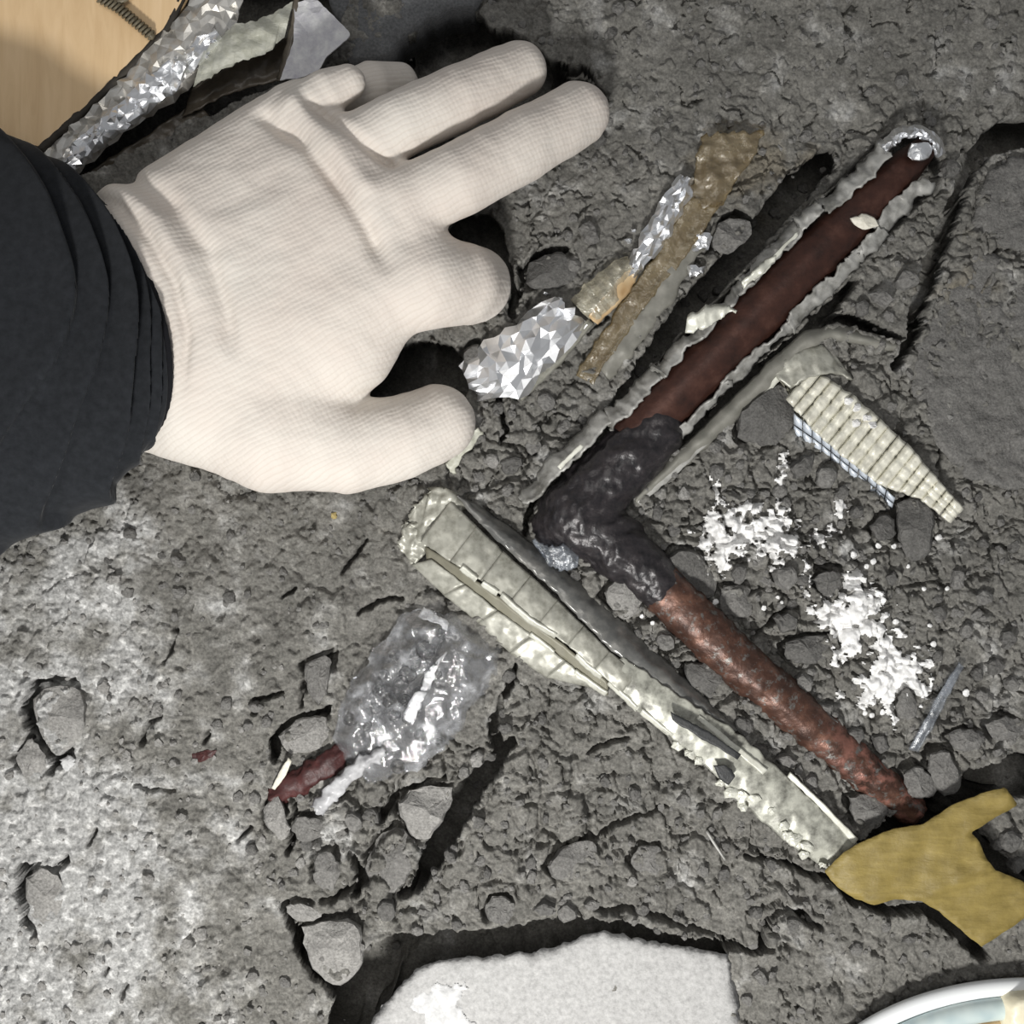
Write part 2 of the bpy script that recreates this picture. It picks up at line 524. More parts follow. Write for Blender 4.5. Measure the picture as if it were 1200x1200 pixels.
m = NT('old_copper')
c = m.ramp(m.noise(30, 5, 0.65), [(0.3, (0.030, 0.015, 0.012)), (0.55, (0.068, 0.029, 0.021)), (0.78, (0.13, 0.062, 0.045))])
m.col(c); m.set(Metallic=0.45, Roughness=0.42); m.nrm(m.bump(m.noise(7, 4), 0.25, 1.5)); M['copper_dark'] = m.m
m = NT('worn_copper')
c = m.ramp(m.noise(30, 5, 0.7), [(0.34, (0.045, 0.024, 0.018)), (0.54, (0.095, 0.046, 0.032)), (0.74, (0.22, 0.11, 0.075))])
sx = m.n.new('ShaderNodeSeparateXYZ'); m.link(m.tc.outputs['Object'], sx.inputs[0])
mr = m.n.new('ShaderNodeMapRange'); mr.inputs[1].default_value = 30 * S; mr.inputs[2].default_value = 110 * S; m.link(sx.outputs[0], mr.inputs[0])
mm = m.n.new('ShaderNodeMath'); mm.operation = 'MULTIPLY'; m.link(mr.outputs[0], mm.inputs[0]); m.link(m.ramp(m.noise(22, 4, 0.6), [(0.48, g(0.0)), (0.62, g(0.85))]), mm.inputs[1])
c = m.mix(mm.outputs[0], c, (0.40, 0.18, 0.14))      # freshly scraped end
m.col(m.mix(m.ramp(m.noise(12, 5, 0.7), [(0.55, g(0)), (0.64, g(1))]), c, g(0.15, .04))); m.set(Metallic=0.4, Roughness=0.42)
m.nrm(m.bump(m.noise(7, 4), 0.4, 2.5)); M['copper'] = m.m
m = NT('black_fitting')
c = m.ramp(m.noise(14, 5, 0.7), [(0.35, (0.012, 0.011, 0.013)), (0.6, (0.035, 0.030, 0.032)), (0.78, (0.12, 0.11, 0.11))])
m.col(c); m.set(Metallic=0.2, Roughness=0.36); m.nrm(m.bump(m.noise(8, 4), 0.4, 2.5)); M['fitting'] = m.m

def mat_foil(name, base, rough, metal=1.0, dirt=0.35, dirtcol=(0.18, 0.17, 0.15), size=18):
    m = NT(name)
    k = m.ramp(m.noise(size, 5, 0.65), [(0.42, g(0)), (0.66, g(dirt))])
    m.col(m.mix(k, base, dirtcol)); m.set(Metallic=metal, Roughness=rough)
    m.nrm(m.bump(m.noise(5, 3), 0.1, 1.0))
    return m.m
M['foil'] = mat_foil('bright_foil', (0.95, 0.96, 0.98), 0.30, 0.9, 0.1)
M['foil_warm'] = mat_foil('dull_foil', (0.74, 0.72, 0.68), 0.36, 0.6, 0.6, (0.30, 0.26, 0.20), 40)
M['foil_grey'] = mat_foil('grey_foil_facing', (0.40, 0.395, 0.345), 0.4, 0.2, 0.9, (0.22, 0.215, 0.18), 14)
M['foil_mottled'] = mat_foil('mottled_foil', (0.46, 0.46, 0.40), 0.4, 0.2, 1.0, (0.13, 0.127, 0.11), 20)
M['foil_pale'] = mat_foil('pale_foil_edge', (0.72, 0.72, 0.64), 0.4, 0.2, 0.7, (0.42, 0.41, 0.35))
M['foil_dark'] = mat_foil('dark_film', (0.13, 0.13, 0.125), 0.28, 0.2, 0.9, (0.22, 0.215, 0.2), 16)
M['ribbed'] = mat_foil('ribbed_foil', (0.86, 0.84, 0.73), 0.42, 0.2, 0.55, (0.46, 0.44, 0.37), 10)
M['ribbed_blue'] = mat_foil('blue_silver_foil', (0.74, 0.80, 0.88), 0.35, 0.3, 0.4, (0.45, 0.48, 0.53), 10)
M['insul'] = mat_foil('grey_insulation', (0.40, 0.395, 0.375), 0.42, 0.1, 0.95, (0.17, 0.166, 0.15), 22)
M['insul_dark'] = mat_foil('grey_liner', (0.20, 0.195, 0.17), 0.5, 0.1, 0.6, (0.30, 0.29, 0.26), 22)
M['groove'] = mat_foil('olive_tape', (0.21, 0.20, 0.15), 0.5, 0.1, 0.5, (0.14, 0.13, 0.10))

def mat_simple(name, c1, c2, size=20, rough=0.6, bump=0.3, bd=2, spec=0.4):
    m = NT(name); m.col(m.ramp(m.noise(size, 5, 0.65), [(0.3, c1), (0.7, c2)])); m.set(Roughness=rough)
    m.b.inputs['Specular IOR Level'].default_value = spec
    m.nrm(m.bump(m.noise(size * .3, 3), bump, bd)); return m.m
m = NT('yellow_paper')
mp = m.n.new('ShaderNodeMapping'); mp.inputs['Rotation'].default_value = (0, 0, math.radians(22)); mp.inputs['Scale'].default_value = (0.22, 1.0, 1.0)
m.link(m.tc.outputs['Object'], mp.inputs['Vector'])
fb = m.noise(9, 5, 0.65, 0.3, mp.outputs[0])
c = m.mix(0.5, m.ramp(m.noise(22, 5, 0.65), [(0.3, (0.16, 0.117, 0.028)), (0.7, (0.30, 0.225, 0.062))]), m.ramp(fb, [(0.3, (0.15, 0.11, 0.025)), (0.7, (0.33, 0.25, 0.075))]))
m.col(c); m.set(Roughness=0.55); m.nrm(m.bump(m.noise(4, 3), 0.3, 1.2, m.bump(fb, 0.5, 2.5))); M['paper'] = m.m
M['red'] = mat_simple('dark_red_sheath', (0.03, 0.010, 0.010), (0.085, 0.026, 0.024), 12, 0.5)
M['bone'] = mat_simple('cream_fleck', (0.6, 0.57, 0.48), (0.8, 0.77, 0.68), 8, 0.5)
M['black'] = mat_simple('black_print', (0.02, 0.022, 0.024), (0.05, 0.05, 0.05), 8, 0.5)
M['wire'] = mat_simple('bronze_thread', (0.08, 0.065, 0.04), (0.22, 0.19, 0.13), 10, 0.4)
M['cream'] = mat_simple('cream_plastic', (0.72, 0.66, 0.48), (0.80, 0.75, 0.58), 30, 0.4)
M['tag_blue'] = mat_simple('mottled_film', (0.44, 0.43, 0.48), (0.72, 0.72, 0.72), 14, 0.4)
M['film_grey'] = mat_simple('grey_white_film', (0.30, 0.30, 0.31), (0.56, 0.56, 0.57), 16, 0.35)
M['film_pale'] = mat_simple('pale_wrap', (0.36, 0.36, 0.29), (0.60, 0.60, 0.53), 14, 0.45)
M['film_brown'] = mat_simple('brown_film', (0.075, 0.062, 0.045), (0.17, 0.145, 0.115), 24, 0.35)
M['edge_dark'] = mat_simple('dark_brown', (0.018, 0.015, 0.012), (0.05, 0.042, 0.032), 20, 0.7)

m = NT('beech_laminate')
mp = m.n.new('ShaderNodeMapping'); mp.inputs['Scale'].default_value = (1.0, 0.13, 1.0); mp.inputs['Rotation'].default_value = (0, 0, math.radians(-4))
m.link(m.tc.outputs['Object'], mp.inputs['Vector'])
a = m.noise(16, 4, 0.6, 0.6, mp.outputs[0])
m.col(m.ramp(a, [(0.3, (0.70, 0.48, 0.26)), (0.5, (0.78, 0.555, 0.315)), (0.7, (0.84, 0.61, 0.365))])); m.set(Roughness=0.5)
M['beech'] = m.m

def mat_film(name, tint, alpha, rough=0.12, white=0.0, wcol=(0.8, 0.8, 0.8), wsize=30, wlo=0.45, whi=0.7, gleam=0.06):
    """thin clear film: lets light through, gleams, with milky patches of its own"""
    m = NT(name)
    tr = m.n.new('ShaderNodeBsdfTransparent'); tr.inputs[0].default_value = (*tint, 1)
    m.set(Roughness=rough); m.col(wcol); m.b.inputs['Specular IOR Level'].default_value = 0.9
    m.nrm(m.bump(m.noise(9, 4, 0.6), 0.7, 4))
    mx = m.n.new('ShaderNodeMixShader')
    f = m.ramp(m.noise(wsize, 5, 0.65), [(wlo, g(alpha)), (whi, g(min(1, alpha + white)))])
    m.link(f, mx.inputs[0]); m.link(tr.outputs[0], mx.inputs[1]); m.link(m.b.outputs[0], mx.inputs[2])
    gl = m.n.new('ShaderNodeBsdfGlossy'); gl.inputs['Roughness'].default_value = rough; gl.inputs[0].default_value = (0.95, 0.95, 0.95, 1)
    m.link(m.b.inputs['Normal'].links[0].from_socket, gl.inputs['Normal'])
    m2 = m.n.new('ShaderNodeMixShader'); m2.inputs[0].default_value = gleam
    m.link(mx.outputs[0], m2.inputs[1]); m.link(gl.outputs[0], m2.inputs[2]); m.link(m2.outputs[0], m.out.inputs[0])
    return m.m
M['bag'] = mat_film('clear_plastic', (0.9, 0.9, 0.91), 0.13, 0.05, 0.55, (0.58, 0.59, 0.61), 26, 0.50, 0.70, 0.16)
M['tape_tan'] = mat_film('tan_tape', (0.80, 0.70, 0.50), 0.30, 0.25, 0.45, (0.27, 0.215, 0.125), 34, 0.38, 0.68)
M['tape_clear'] = mat_film('clear_tape', (0.93, 0.90, 0.80), 0.35, 0.15, 0.4, (0.55, 0.52, 0.42), 16, 0.4, 0.65)
M['bag_white'] = mat_film('highlight_film', (0.9, 0.9, 0.91), 0.3, 0.08, 0.6, (0.75, 0.76, 0.78), 18, 0.38, 0.62, 0.16)  # whitish film standing in for bright highlights on the bag
M['shard'] = mat_film('cloudy_shard', (0.9, 0.92, 0.95), 0.10, 0.2, 0.4, (0.42, 0.45, 0.50), 30, 0.45, 0.75)
m = NT('clear_bubble'); m.col((0.9, 0.9, 0.9)); m.set(Roughness=0.04, IOR=1.33, Transmission_Weight=1.0); M['bubble'] = m.m
m = NT('white_gloss'); m.col((0.85, 0.87, 0.88)); m.set(Roughness=0.22); M['gloss_white'] = m.m
m = NT('pale_blue_gloss'); m.col(m.ramp(m.noise(40, 2), [(0.35, (0.42, 0.52, 0.54)), (0.65, (0.62, 0.70, 0.68))])); m.set(Roughness=0.2); M['gloss_blue'] = m.m
m = NT('amber_gloss'); m.col(m.ramp(m.noise(30, 2), [(0.35, (0.42, 0.27, 0.13)), (0.65, (0.66, 0.50, 0.30))])); m.set(Roughness=0.25); M['gloss_amber'] = m.m

# ---------------------------------------------------------------- floor of broken mortar
CRACKS = [  # points (across, down, half width), depth
    ([(604, 780, 3), (588, 822, 4), (578, 852, 6), (586, 880, 7)], 26),
    ([(600, 868, 5), (578, 895, 10), (552, 925, 14), (528, 962, 16), (506, 1008, 13), (488, 1040, 6), (470, 1052, 3)], 48),
    ([(425, 1128, 14), (470, 1112, 15), (530, 1105, 12), (600, 1096, 10), (680, 1084, 8), (730, 1090, 6), (800, 1102, 5), (880, 1112, 5), (905, 1112, 4)], 46),
    ([(892, 1108, 4), (898, 1084, 5), (914, 1066, 5), (936, 1070, 4), (962, 1086, 3)], 26),
    ([(700, 1066, 3), (750, 1068, 4), (800, 1084, 3), (862, 1102, 2)], 20),
    ([(640, 1018, 2), (660, 1000, 3), (700, 984, 3), (720, 966, 3), (782, 948, 2)], 14),
    ([(690, 884, 2), (705, 872, 3), (735, 866, 3)], 14),
    ([(1138, 180, 12), (1128, 215, 8), (1112, 260, 8), (1092, 312, 11), (1074, 365, 8), (1062, 410, 6), (1048, 430, 4)], 40),
    ([(1165, 330, 2), (1150, 350, 3), (1130, 345, 2)], 12), ([(1172, 290, 2), (1158, 312, 4), (1140, 350, 3)], 16),
    ([(970, 184, 13), (932, 222, 16), (907, 252, 16), (860, 305, 14), (812, 356, 13), (775, 400, 10), (748, 440, 7), (720, 474, 4)], 52),
    ([(668, 530, 3), (640, 562, 4), (622, 596, 4), (615, 625, 3)], 26),
    ([(1000, 330, 4), (955, 382, 8), (915, 415, 8), (870, 452, 7), (810, 505, 5), (750, 560, 4)], 36),
    ([(948, 372, 5), (990, 374, 6), (1020, 384, 6), (1052, 396, 4)], 30),
    ([(84, 799, 3), (60, 797, 4), (40, 806, 6), (33, 832, 8), (40, 858, 6), (54, 878, 4), (64, 892, 5), (62, 906, 3)], 34),
    ([(34, 866, 3), (20, 882, 3), (18, 900, 2)], 18),
    ([(80, 1006, 4), (70, 1014, 4)], 20), ([(45, 1013, 3), (26, 1018, 6), (24, 1045, 6), (29, 1075, 5), (44, 1098, 3)], 32),
    ([(320, 892, 4), (322, 868, 6), (342, 846, 5), (384, 834, 4)], 30),
    ([(352, 826, 3), (356, 790, 3), (390, 768, 3)], 18),
    ([(330, 1064, 3), (342, 1088, 5), (356, 1126, 6), (386, 1158, 8), (410, 1168, 10)], 38),
    ([(412, 1000, 4), (424, 1024, 5), (416, 1050, 4)], 26), ([(446, 960, 4), (462, 935, 5), (500, 916, 3), (520, 912, 2)], 26),
    ([(338, 1000, 3), (345, 970, 3), (342, 940, 3)], 20), ([(376, 1060, 3), (400, 1050, 4), (430, 1030, 3)], 22),
    ([(1010, 992, 6), (1050, 972, 14), (1095, 950, 18), (1140, 925, 18), (1180, 905, 16), (1215, 895, 16)], 60),
    ([(1140, 975, 6), (1155, 1000, 12), (1175, 1020, 12), (1215, 1040, 8)], 50),
    ([(970, 1026, 4), (1000, 1052, 7), (1040, 1068, 6), (1085, 1064, 6), (1120, 1090, 6), (1152, 1120, 8)], 34),
    ([(875, 1004, 2), (910, 1008, 3), (940, 1020, 4), (970, 1030, 4)], 22),
    ([(608, 345, 4), (612, 312, 4), (636, 294, 4), (664, 290, 3)], 26),
    ([(594, 310, 5), (604, 340, 5), (600, 370, 4)], 30),
    ([(846, 259, 2), (862, 250, 5), (882, 258, 2)], 18),
    ([(876, 760, 2), (898, 735, 3), (926, 708, 3)], 18), ([(914, 768, 3), (928, 748, 3), (976, 740, 3)], 16),
    ([(770, 655, 4), (775, 648, 4), (790, 640, 3)], 20), ([(1086, 900, 3), (1096, 880, 4), (1112, 872, 3)], 18),
    ([(955, 664, 3), (985, 664, 3)], 16), ([(1115, 512, 4), (1104, 528, 3), (1096, 548, 2)], 18),
    ([(208, 735, 2), (203, 760, 3), (196, 775, 2)], 10), ([(168, 870, 4), (172, 850, 3), (190, 838, 2)], 12),
    ([(160, 918, 2), (180, 925, 3), (205, 926, 2)], 10), ([(242, 870, 2), (244, 858, 3)], 12),
    ([(330, 812, 2), (300, 822, 4), (296, 835, 3)], 16), ([(280, 985, 3), (292, 972, 3)], 16), ([(105, 990, 3), (112, 972, 3)], 14),
    ([(145, 1165, 3), (150, 1155, 3)], 12), ([(125, 1140, 3), (128, 1130, 3)], 12),
    ([(430, 632, 2), (410, 655, 3), (400, 672, 2)], 12), ([(330, 700, 2), (345, 690, 3)], 10),
    ([(585, 465, 3), (592, 500, 3), (588, 520, 2)], 20), ([(690, 390, 2), (712, 372, 2)], 8),
    ([(770, 560, 2), (790, 548, 3), (812, 545, 2)], 12), ([(842, 598, 2), (850, 622, 2)], 8),
    ([(1138, 620, 2), (1120, 640, 3)], 10), ([(470, 700, 2), (440, 706, 3), (420, 720, 2)], 12),
]
PITS = [  # outline, depth
    ([(465, 60), (500, 22), (520, 12), (555, 8), (572, 30), (600, 34), (645, 66), (690, 78), (716, 108), (705, 150), (560, 160), (440, 150), (400, 90)], 70),
    ([(500, 285), (540, 252), (572, 250), (588, 272), (596, 310), (590, 345), (520, 330)], 60),
    ([(405, 475), (440, 420), (482, 400), (530, 408), (552, 440), (545, 470), (470, 500)], 75),
    ([(380, 1215), (394, 1160), (428, 1122), (480, 1112), (520, 1108), (500, 1135), (470, 1160), (430, 1215)], 70),
    ([(1135, 190), (1150, 152), (1180, 138), (1225, 136), (1225, 168), (1168, 176), (1140, 205)], 55),
    ([(1165, 915), (1190, 892), (1225, 888), (1225, 935), (1196, 935)], 60),
    ([(355, 90), (210, 150), (95, 205), (60, 190), (200, 60), (240, -30), (420, -30), (390, 60)], 55),
    ([(440, 1240), (455, 1180), (492, 1116), (580, 1099), (690, 1078), (740, 1084), (848, 1106), (850, 1135), (760, 1140), (600, 1150), (520, 1170), (500, 1240)], 55),
    ([(440, 800), (462, 768), (492, 752), (512, 770), (504, 800), (486, 834), (452, 848), (432, 836)], 22),
    ([(380, 90), (420, 62), (455, 60), (470, 30), (485, 60), (470, 100), (400, 110)], 60),
]
# stones and clods told apart in the rubble: outline, height, material, label
STONES = [  # outline, height, material, label
    ([(325, 864), (348, 843), (382, 837), (386, 856), (379, 876), (342, 885)], 16, 'stone_pale', 'pale stone above the dark red cable'),
    ([(355, 779), (388, 765), (386, 805), (376, 828), (362, 813)], 12, 'stone', 'upright grey flake at the upper left of the clear bag'),
    ([(466, 943), (487, 924), (532, 921), (524, 952), (507, 977), (491, 987), (473, 963)], 16, 'stone_pale', 'pale angular stone on the left lip of the wide black crack'),
    ([(427, 1022), (440, 987), (463, 968), (488, 983), (488, 1010), (467, 1047), (447, 1050)], 16, 'stone', 'grey stone with a slanting facet beside the lower end of the wide crack'),
    ([(352, 1087), (388, 1078), (420, 1078), (428, 1124), (400, 1158), (367, 1138)], 20, 'stone_pale', 'large pale stone left of the screed block'),
    ([(308, 952), (325, 926), (341, 972), (334, 989), (314, 972)], 12, 'stone_pale', 'narrow pale stone below the dark red cable'),
    ([(343, 957), (377, 957), (384, 977), (357, 989), (343, 977)], 12, 'stone', 'squat grey stone just right of the narrow pale stone'),
    ([(333, 1062), (357, 1058), (381, 1073), (350, 1082)], 8, 'stone_pale', 'thin pale flake on top of the large pale stone'),
    ([(370, 1000), (390, 998), (400, 1023), (387, 1047), (367, 1033)], 11, 'stone', 'small grey stone above the thin pale flake'),
    ([(779, 656), (798, 643), (817, 646), (839, 675), (839, 697), (823, 703), (795, 687)], 17, 'stone_dark', 'rounded dark clod touching the start of the scraped copper length'),
    ([(844, 687), (877, 684), (885, 719), (868, 726), (844, 717)], 13, 'stone', 'square grey stone right of the rounded dark clod'),
    ([(706, 697), (725, 672), (748, 668), (758, 691), (751, 716), (728, 728)], 18, 'stone_pale', 'pale grey stone wedged below the black elbow'),
    ([(798, 779), (839, 773), (855, 805), (836, 822), (811, 808)], 15, 'stone_dark', 'grey clod between the foil-faced strip and the scraped copper'),
    ([(1050, 592), (1070, 581), (1094, 594), (1092, 646), (1067, 661), (1053, 632)], 18, 'stone_dark', 'upright dark stone under the tip of the ribbed foil'),
    ([(1018, 618), (1032, 603), (1047, 607), (1050, 626), (1032, 636)], 12, 'stone_dark', 'small round dark stone left of the upright dark stone'),
    ([(864, 487), (895, 457), (920, 446), (931, 471), (931, 509), (895, 524), (866, 514)], 17, 'stone_dark', 'large dark clod left of the ribbed foil'),
    ([(1089, 886), (1110, 877), (1127, 909), (1122, 930), (1101, 930), (1087, 903)], 14, 'stone', 'oval grey stone above the yellow paper gap'),
    ([(1110, 862), (1130, 853), (1155, 862), (1151, 878), (1122, 881)], 11, 'stone', 'flat grey stone between the oval stone and the right edge'),
    ([(1154, 851), (1174, 838), (1204, 848), (1199, 863), (1168, 869)], 11, 'stone', 'flat grey stone at the right edge above the paper'),
    ([(1048, 828), (1059, 803), (1076, 822), (1073, 844), (1052, 843)], 12, 'stone', 'round grey pebble inside the bright foam patch'),
    ([(618, 312), (640, 298), (662, 296), (680, 323), (651, 340), (618, 336)], 15, 'stone_dark', 'dark clod between the index finger and the silver foil'),
    ([(543, 411), (559, 402), (576, 421), (559, 438), (543, 433)], 13, 'stone_dark', 'rounded dark stone at the end of the silver foil by the thumb'),
    ([(40, 824), (52, 805), (84, 804), (101, 818), (98, 860), (77, 882), (56, 874), (43, 846)], 11, 'stone_pale', 'rounded mortar lump behind a black crescent gap at the left edge'),
    ([(29, 1033), (45, 1018), (66, 1022), (76, 1054), (60, 1083), (38, 1079)], 10, 'stone_pale', 'oval mortar lump behind the lower black gap at the left edge'),
    ([(19, 888), (35, 864), (52, 881), (56, 905), (28, 913)], 8, 'stone_pale', 'small mortar lump just below the crescent gap at the left edge'),
    ([(69, 891), (83, 883), (90, 895), (77, 906)], 8, 'plaster', 'small white plaster lump beside the crescent gap'),
    ([(641, 1017), (657, 993), (693, 983), (704, 1010), (687, 1031), (650, 1031)], 9, 'stone', 'broad flat clod below the thin diagonal crack'),
    ([(739, 1008), (748, 992), (770, 990), (782, 1006), (774, 1026), (750, 1026)], 9, 'stone', 'round tan-grey clod right of the broad flat clod'),
    ([(567, 1067), (576, 1052), (594, 1050), (604, 1066), (596, 1082), (576, 1082)], 11, 'stone', 'round stone on the edge above the screed block gap'),
    ([(994, 936), (1010, 929), (1030, 930), (1042, 944), (1032, 969), (1004, 973)], 13, 'stone', 'grey stone covering the buried end of the copper'),
    ([(918, 756), (945, 745), (973, 744), (972, 768), (950, 780), (922, 772)], 12, 'stone_dark', 'dark clod left of the bright foam patch'),
    ([(1057, 909), (1075, 896), (1098, 915), (1095, 934), (1066, 936)], 11, 'stone', 'grey clod between the copper end and the oval stone'),
    ([(841, 262), (860, 256), (876, 259), (883, 272), (857, 298), (834, 292)], 9, 'stone', 'grey clod beside the tan tape under a small black gap'),
    ([(952, 680), (962, 670), (986, 669), (987, 688), (969, 704)], 11, 'stone_dark', 'dark clod touching the top of the bright foam patch'),
]
UPIPE = [(700, 552), (1062, 194)]
LPIPE = [(700, 600), (1060, 945)]

def floor_height(x, y, want_col=False):
    x = np.asarray(x, float); y = np.asarray(y, float)
    wx = x + 9 * fbm(x, y, 40, 3, 71) + 2.5 * fbm(x, y, 9, 2, 72); wy = y + 9 * fbm(x, y, 40, 3, 81) + 2.5 * fbm(x, y, 9, 2, 82)
    z = 9 * fbm(x, y, 260, 3, 1)
    # how lumpy each stretch of the rubble is
    lump = 0.30 + 0.35 * sstep(-0.25, 0.4, fbm(x, y, 170, 2, 5))
    lump = lump + 0.65 * np.exp(-(((x - 930) / 190) ** 2 + ((y - 720) / 170) ** 2)) + 0.5 * np.exp(-(((x - 430) / 110) ** 2 + ((y - 980) / 110) ** 2))
    lump = lump + 0.3 * np.exp(-(((x - 760) / 200) ** 2 + ((y - 1000) / 90) ** 2)) + 0.3 * np.exp(-(((x - 620) / 90) ** 2 + ((y - 520) / 90) ** 2))
    lump = lump * (1 - 0.55 * sstep(170, 60, y) * sstep(600, 700, x)) * (1 - 0.35 * sstep(420, 300, x))
    lump = np.clip(lump, 0.12, 1.1)
    f1, f2, cid = worley(wx, wy, 52, 11)
    z = z + lump * ((cid - 0.5) * 12 + 5 * (1 - f1) - 11 * sstep(0.16, 0.02, f2 - f1) * sstep(0.35, 0.7, hsh(np.floor(cid * 1e4), np.floor(cid * 1e4), 3) * 0.5 + 0.5 * lump))
    f1, f2, cid = worley(wx + 200, wy, 21, 12)
    z = z + lump * ((cid - 0.5) * 7 + 2.5 * (1 - f1) - 5 * sstep(0.2, 0.02, f2 - f1))
    f1, f2, cid2 = worley(wx, wy + 90, 9.5, 13)
    calm = 1 - 0.6 * np.clip(sstep(180, 90, y) * sstep(620, 720, x) + np.exp(-(((x - 1040) / 130) ** 2 + ((y - 1130) / 80) ** 2)) + sstep(0.0, 0.45, fbm(x, y, 120, 2, 36)), 0, 1)
    z = z + calm * (0.35 + 0.4 * lump) * ((cid2 - 0.5) * 3.0 + 2.0 * (0.5 - f1))
    # scattered flakes standing up with a sharp lip
    f1, f2, cid = worley(wx + 50, wy + 10, 15, 14)
    z = z + np.where(cid > 0.86, 3.6 * sstep(0.42, 0.30, f1), 0) - np.where(cid < 0.06, 5 * sstep(0.40, 0.2, f1), 0)
    # hairline cracks in broken patches
    f1, f2, cid = worley(wx + 5 * fbm(x, y, 14, 2, 33), wy + 300, 38, 15)
    z = z - 13 * sstep(430, 520, x + 0.2 * y - 150) * sstep(0.085, 0.02, f2 - f1) * sstep(0.05, 0.3, fbm(x, y, 36, 2, 34) + 0.5 * (lump - 0.5))
    z = z + calm * 1.0 * fbm(x, y, 7, 3, 21) + 2.2 * fbm(x, y, 24, 2, 23)
    f1, f2, cid = worley(x + 2 * fbm(x, y, 6, 2, 37), y, 6.2, 16)
    lf = sstep(480, 300, x) * (0.45 + 0.55 * sstep(-0.3, 0.3, fbm(x, y, 70, 3, 38)))
    z = z + lf * (3.2 * (cid - 0.5) + 2.2 * (0.5 - f1))
    f1, f2, cid = worley(wx + 30, wy + 60, 13, 17)
    z = z + lf * np.where(cid > 0.6, 4.0 * (cid - 0.5) * sstep(0.46, 0.36, f1), 0)
    # right-hand slab stretch is smoother; trowel ridges at the left
    for pts, a, w in (([(240, 660), (215, 740), (190, 820), (200, 900)], 7, 18), ([(470, 690), (380, 720), (300, 790)], 8, 16), ([(205, 960), (200, 1100), (215, 1190)], 4, 14)):
        d, _ = polyline_dist(x, y, pts); z = z + a * np.exp(-(d / w) ** 2)
    cx = x + 3.2 * fbm(x, y, 16, 3, 41); cy = y + 3.2 * fbm(x, y, 16, 3, 42)
    dpt = np.zeros(x.shape)
    for pts, dep in CRACKS:
        a = np.array(pts, float)
        mk = (x > a[:, 0].min() - 45) & (x < a[:, 0].max() + 45) & (y > a[:, 1].min() - 45) & (y < a[:, 1].max() + 45)
        if not mk.any(): continue
        d, t = polyline_dist(cx[mk], cy[mk], pts)
        w = np.interp(t, np.arange(len(a)), a[:, 2])
        c = 2.5 * dep * sstep(w + 1.0, np.maximum(w - 2.6, -0.5), d)
        dpt[mk] = np.maximum(dpt[mk], c)
        lip = np.exp(-((d - w - 5) / 4.5) ** 2) * np.minimum(w, 6) * 0.35
        z[mk] += lip
    px_ = x + 5 * fbm(x, y, 30, 2, 51); py_ = y + 5 * fbm(x, y, 30, 2, 52)
    for pts, dep in PITS:
        a = np.array(pts, float)
        mk = (x > a[:, 0].min() - 20) & (x < a[:, 0].max() + 20) & (y > a[:, 1].min() - 20) & (y < a[:, 1].max() + 20)
        if not mk.any(): continue
        d = poly_sdf(px_[mk], py_[mk], pts)
        dpt[mk] = np.maximum(dpt[mk], 1.9 * dep * sstep(1.5, -3.5, d))
    # gaps round the upper-left side of the larger stones
    for pts, h_, mt, lb in STONES:
        a = np.array(pts, float); c_ = a.mean(0)
        mk = (x > a[:, 0].min() - 16) & (x < a[:, 0].max() + 16) & (y > a[:, 1].min() - 16) & (y < a[:, 1].max() + 16)
        if not mk.any(): continue
        d = poly_sdf(cx[mk], cy[mk], pts)
        dr = (-(x[mk] - c_[0]) - 1.2 * (y[mk] - c_[1])) / (np.hypot(x[mk] - c_[0], y[mk] - c_[1]) + 1e-6)
        dpt[mk] = np.maximum(dpt[mk], 26 * sstep(5.5, 1.5, np.abs(d - 1.0)) * sstep(-0.5, 0.6, dr))
    # the channel the pipe lies in
    d, _ = polyline_dist(x, y, UPIPE); dpt = np.maximum(dpt, 30 * sstep(46, 34, d))
    d, _ = polyline_dist(x, y, LPIPE[:1] + [(900, 790)]); dpt = np.maximum(dpt, 13 * sstep(46, 26, d))
    z = np.where(dpt > 0, z * np.clip(1 - dpt / 90, 0.35, 1), z) - dpt
    if not want_col: return z
    dust = sstep(0.05, 0.75, 0.9 * np.exp(-(((x - 30) / 210) ** 2 + ((y - 1080) / 330) ** 2)) + 0.45 * np.exp(-(((x - 90) / 120) ** 2 + ((y - 700) / 90) ** 2)) + 0.50 * fbm(x, y, 60, 4, 61, 0.6))
    base = 0.146 + 0.024 * fbm(x, y, 90, 3, 62) + 0.03 * (cid2 - 0.5)
    v = base * (1 - dust) + (0.33 + 0.06 * fbm(x, y, 20, 3, 63)) * dust
    fl = sstep(0.5, 0.72, fbm(x, y, 11, 3, 64) + 0.25 * dust)
    v = v + fl * 0.13 * (0.25 + dust)
    smear = sstep(0.1, 0.5, fbm(x, y, 30, 4, 66) - 0.2) * np.exp(-(((x - 250) / 45) ** 2 + ((y - 1050) / 110) ** 2))
    v = v * (1 + 0.3 * smear)
    c = np.stack([v * (1.035 - 0.03 * dust), v, v * (0.915 + 0.065 * dust), np.ones_like(v)], -1)
    brown = sstep(0.0, 0.6, np.exp(-(((x - 885) / 75) ** 2 + ((y - 190) / 45) ** 2)) + 0.5 * np.exp(-(((x - 1120) / 60) ** 2 + ((y - 330) / 60) ** 2)) + 0.45 * fbm(x, y, 40, 3, 65) - 0.35)[..., None]
    c[..., :3] = c[..., :3] * (1 - brown * 0.45) + np.array([0.19, 0.16, 0.11]) * brown * 0.45
    return z, c, dpt

fine = np.arange(-24, 1224.1, 1.55)
co = np.cumsum(np.linspace(2, 40, 72))
ax = np.r_[fine[0] - co[::-1], fine, fine[-1] + co]
U, V_ = np.meshgrid(ax, ax, indexing='ij')
Z, Cc, Dp = floor_height(U.ravel(), V_.ravel(), True)
n = len(ax)
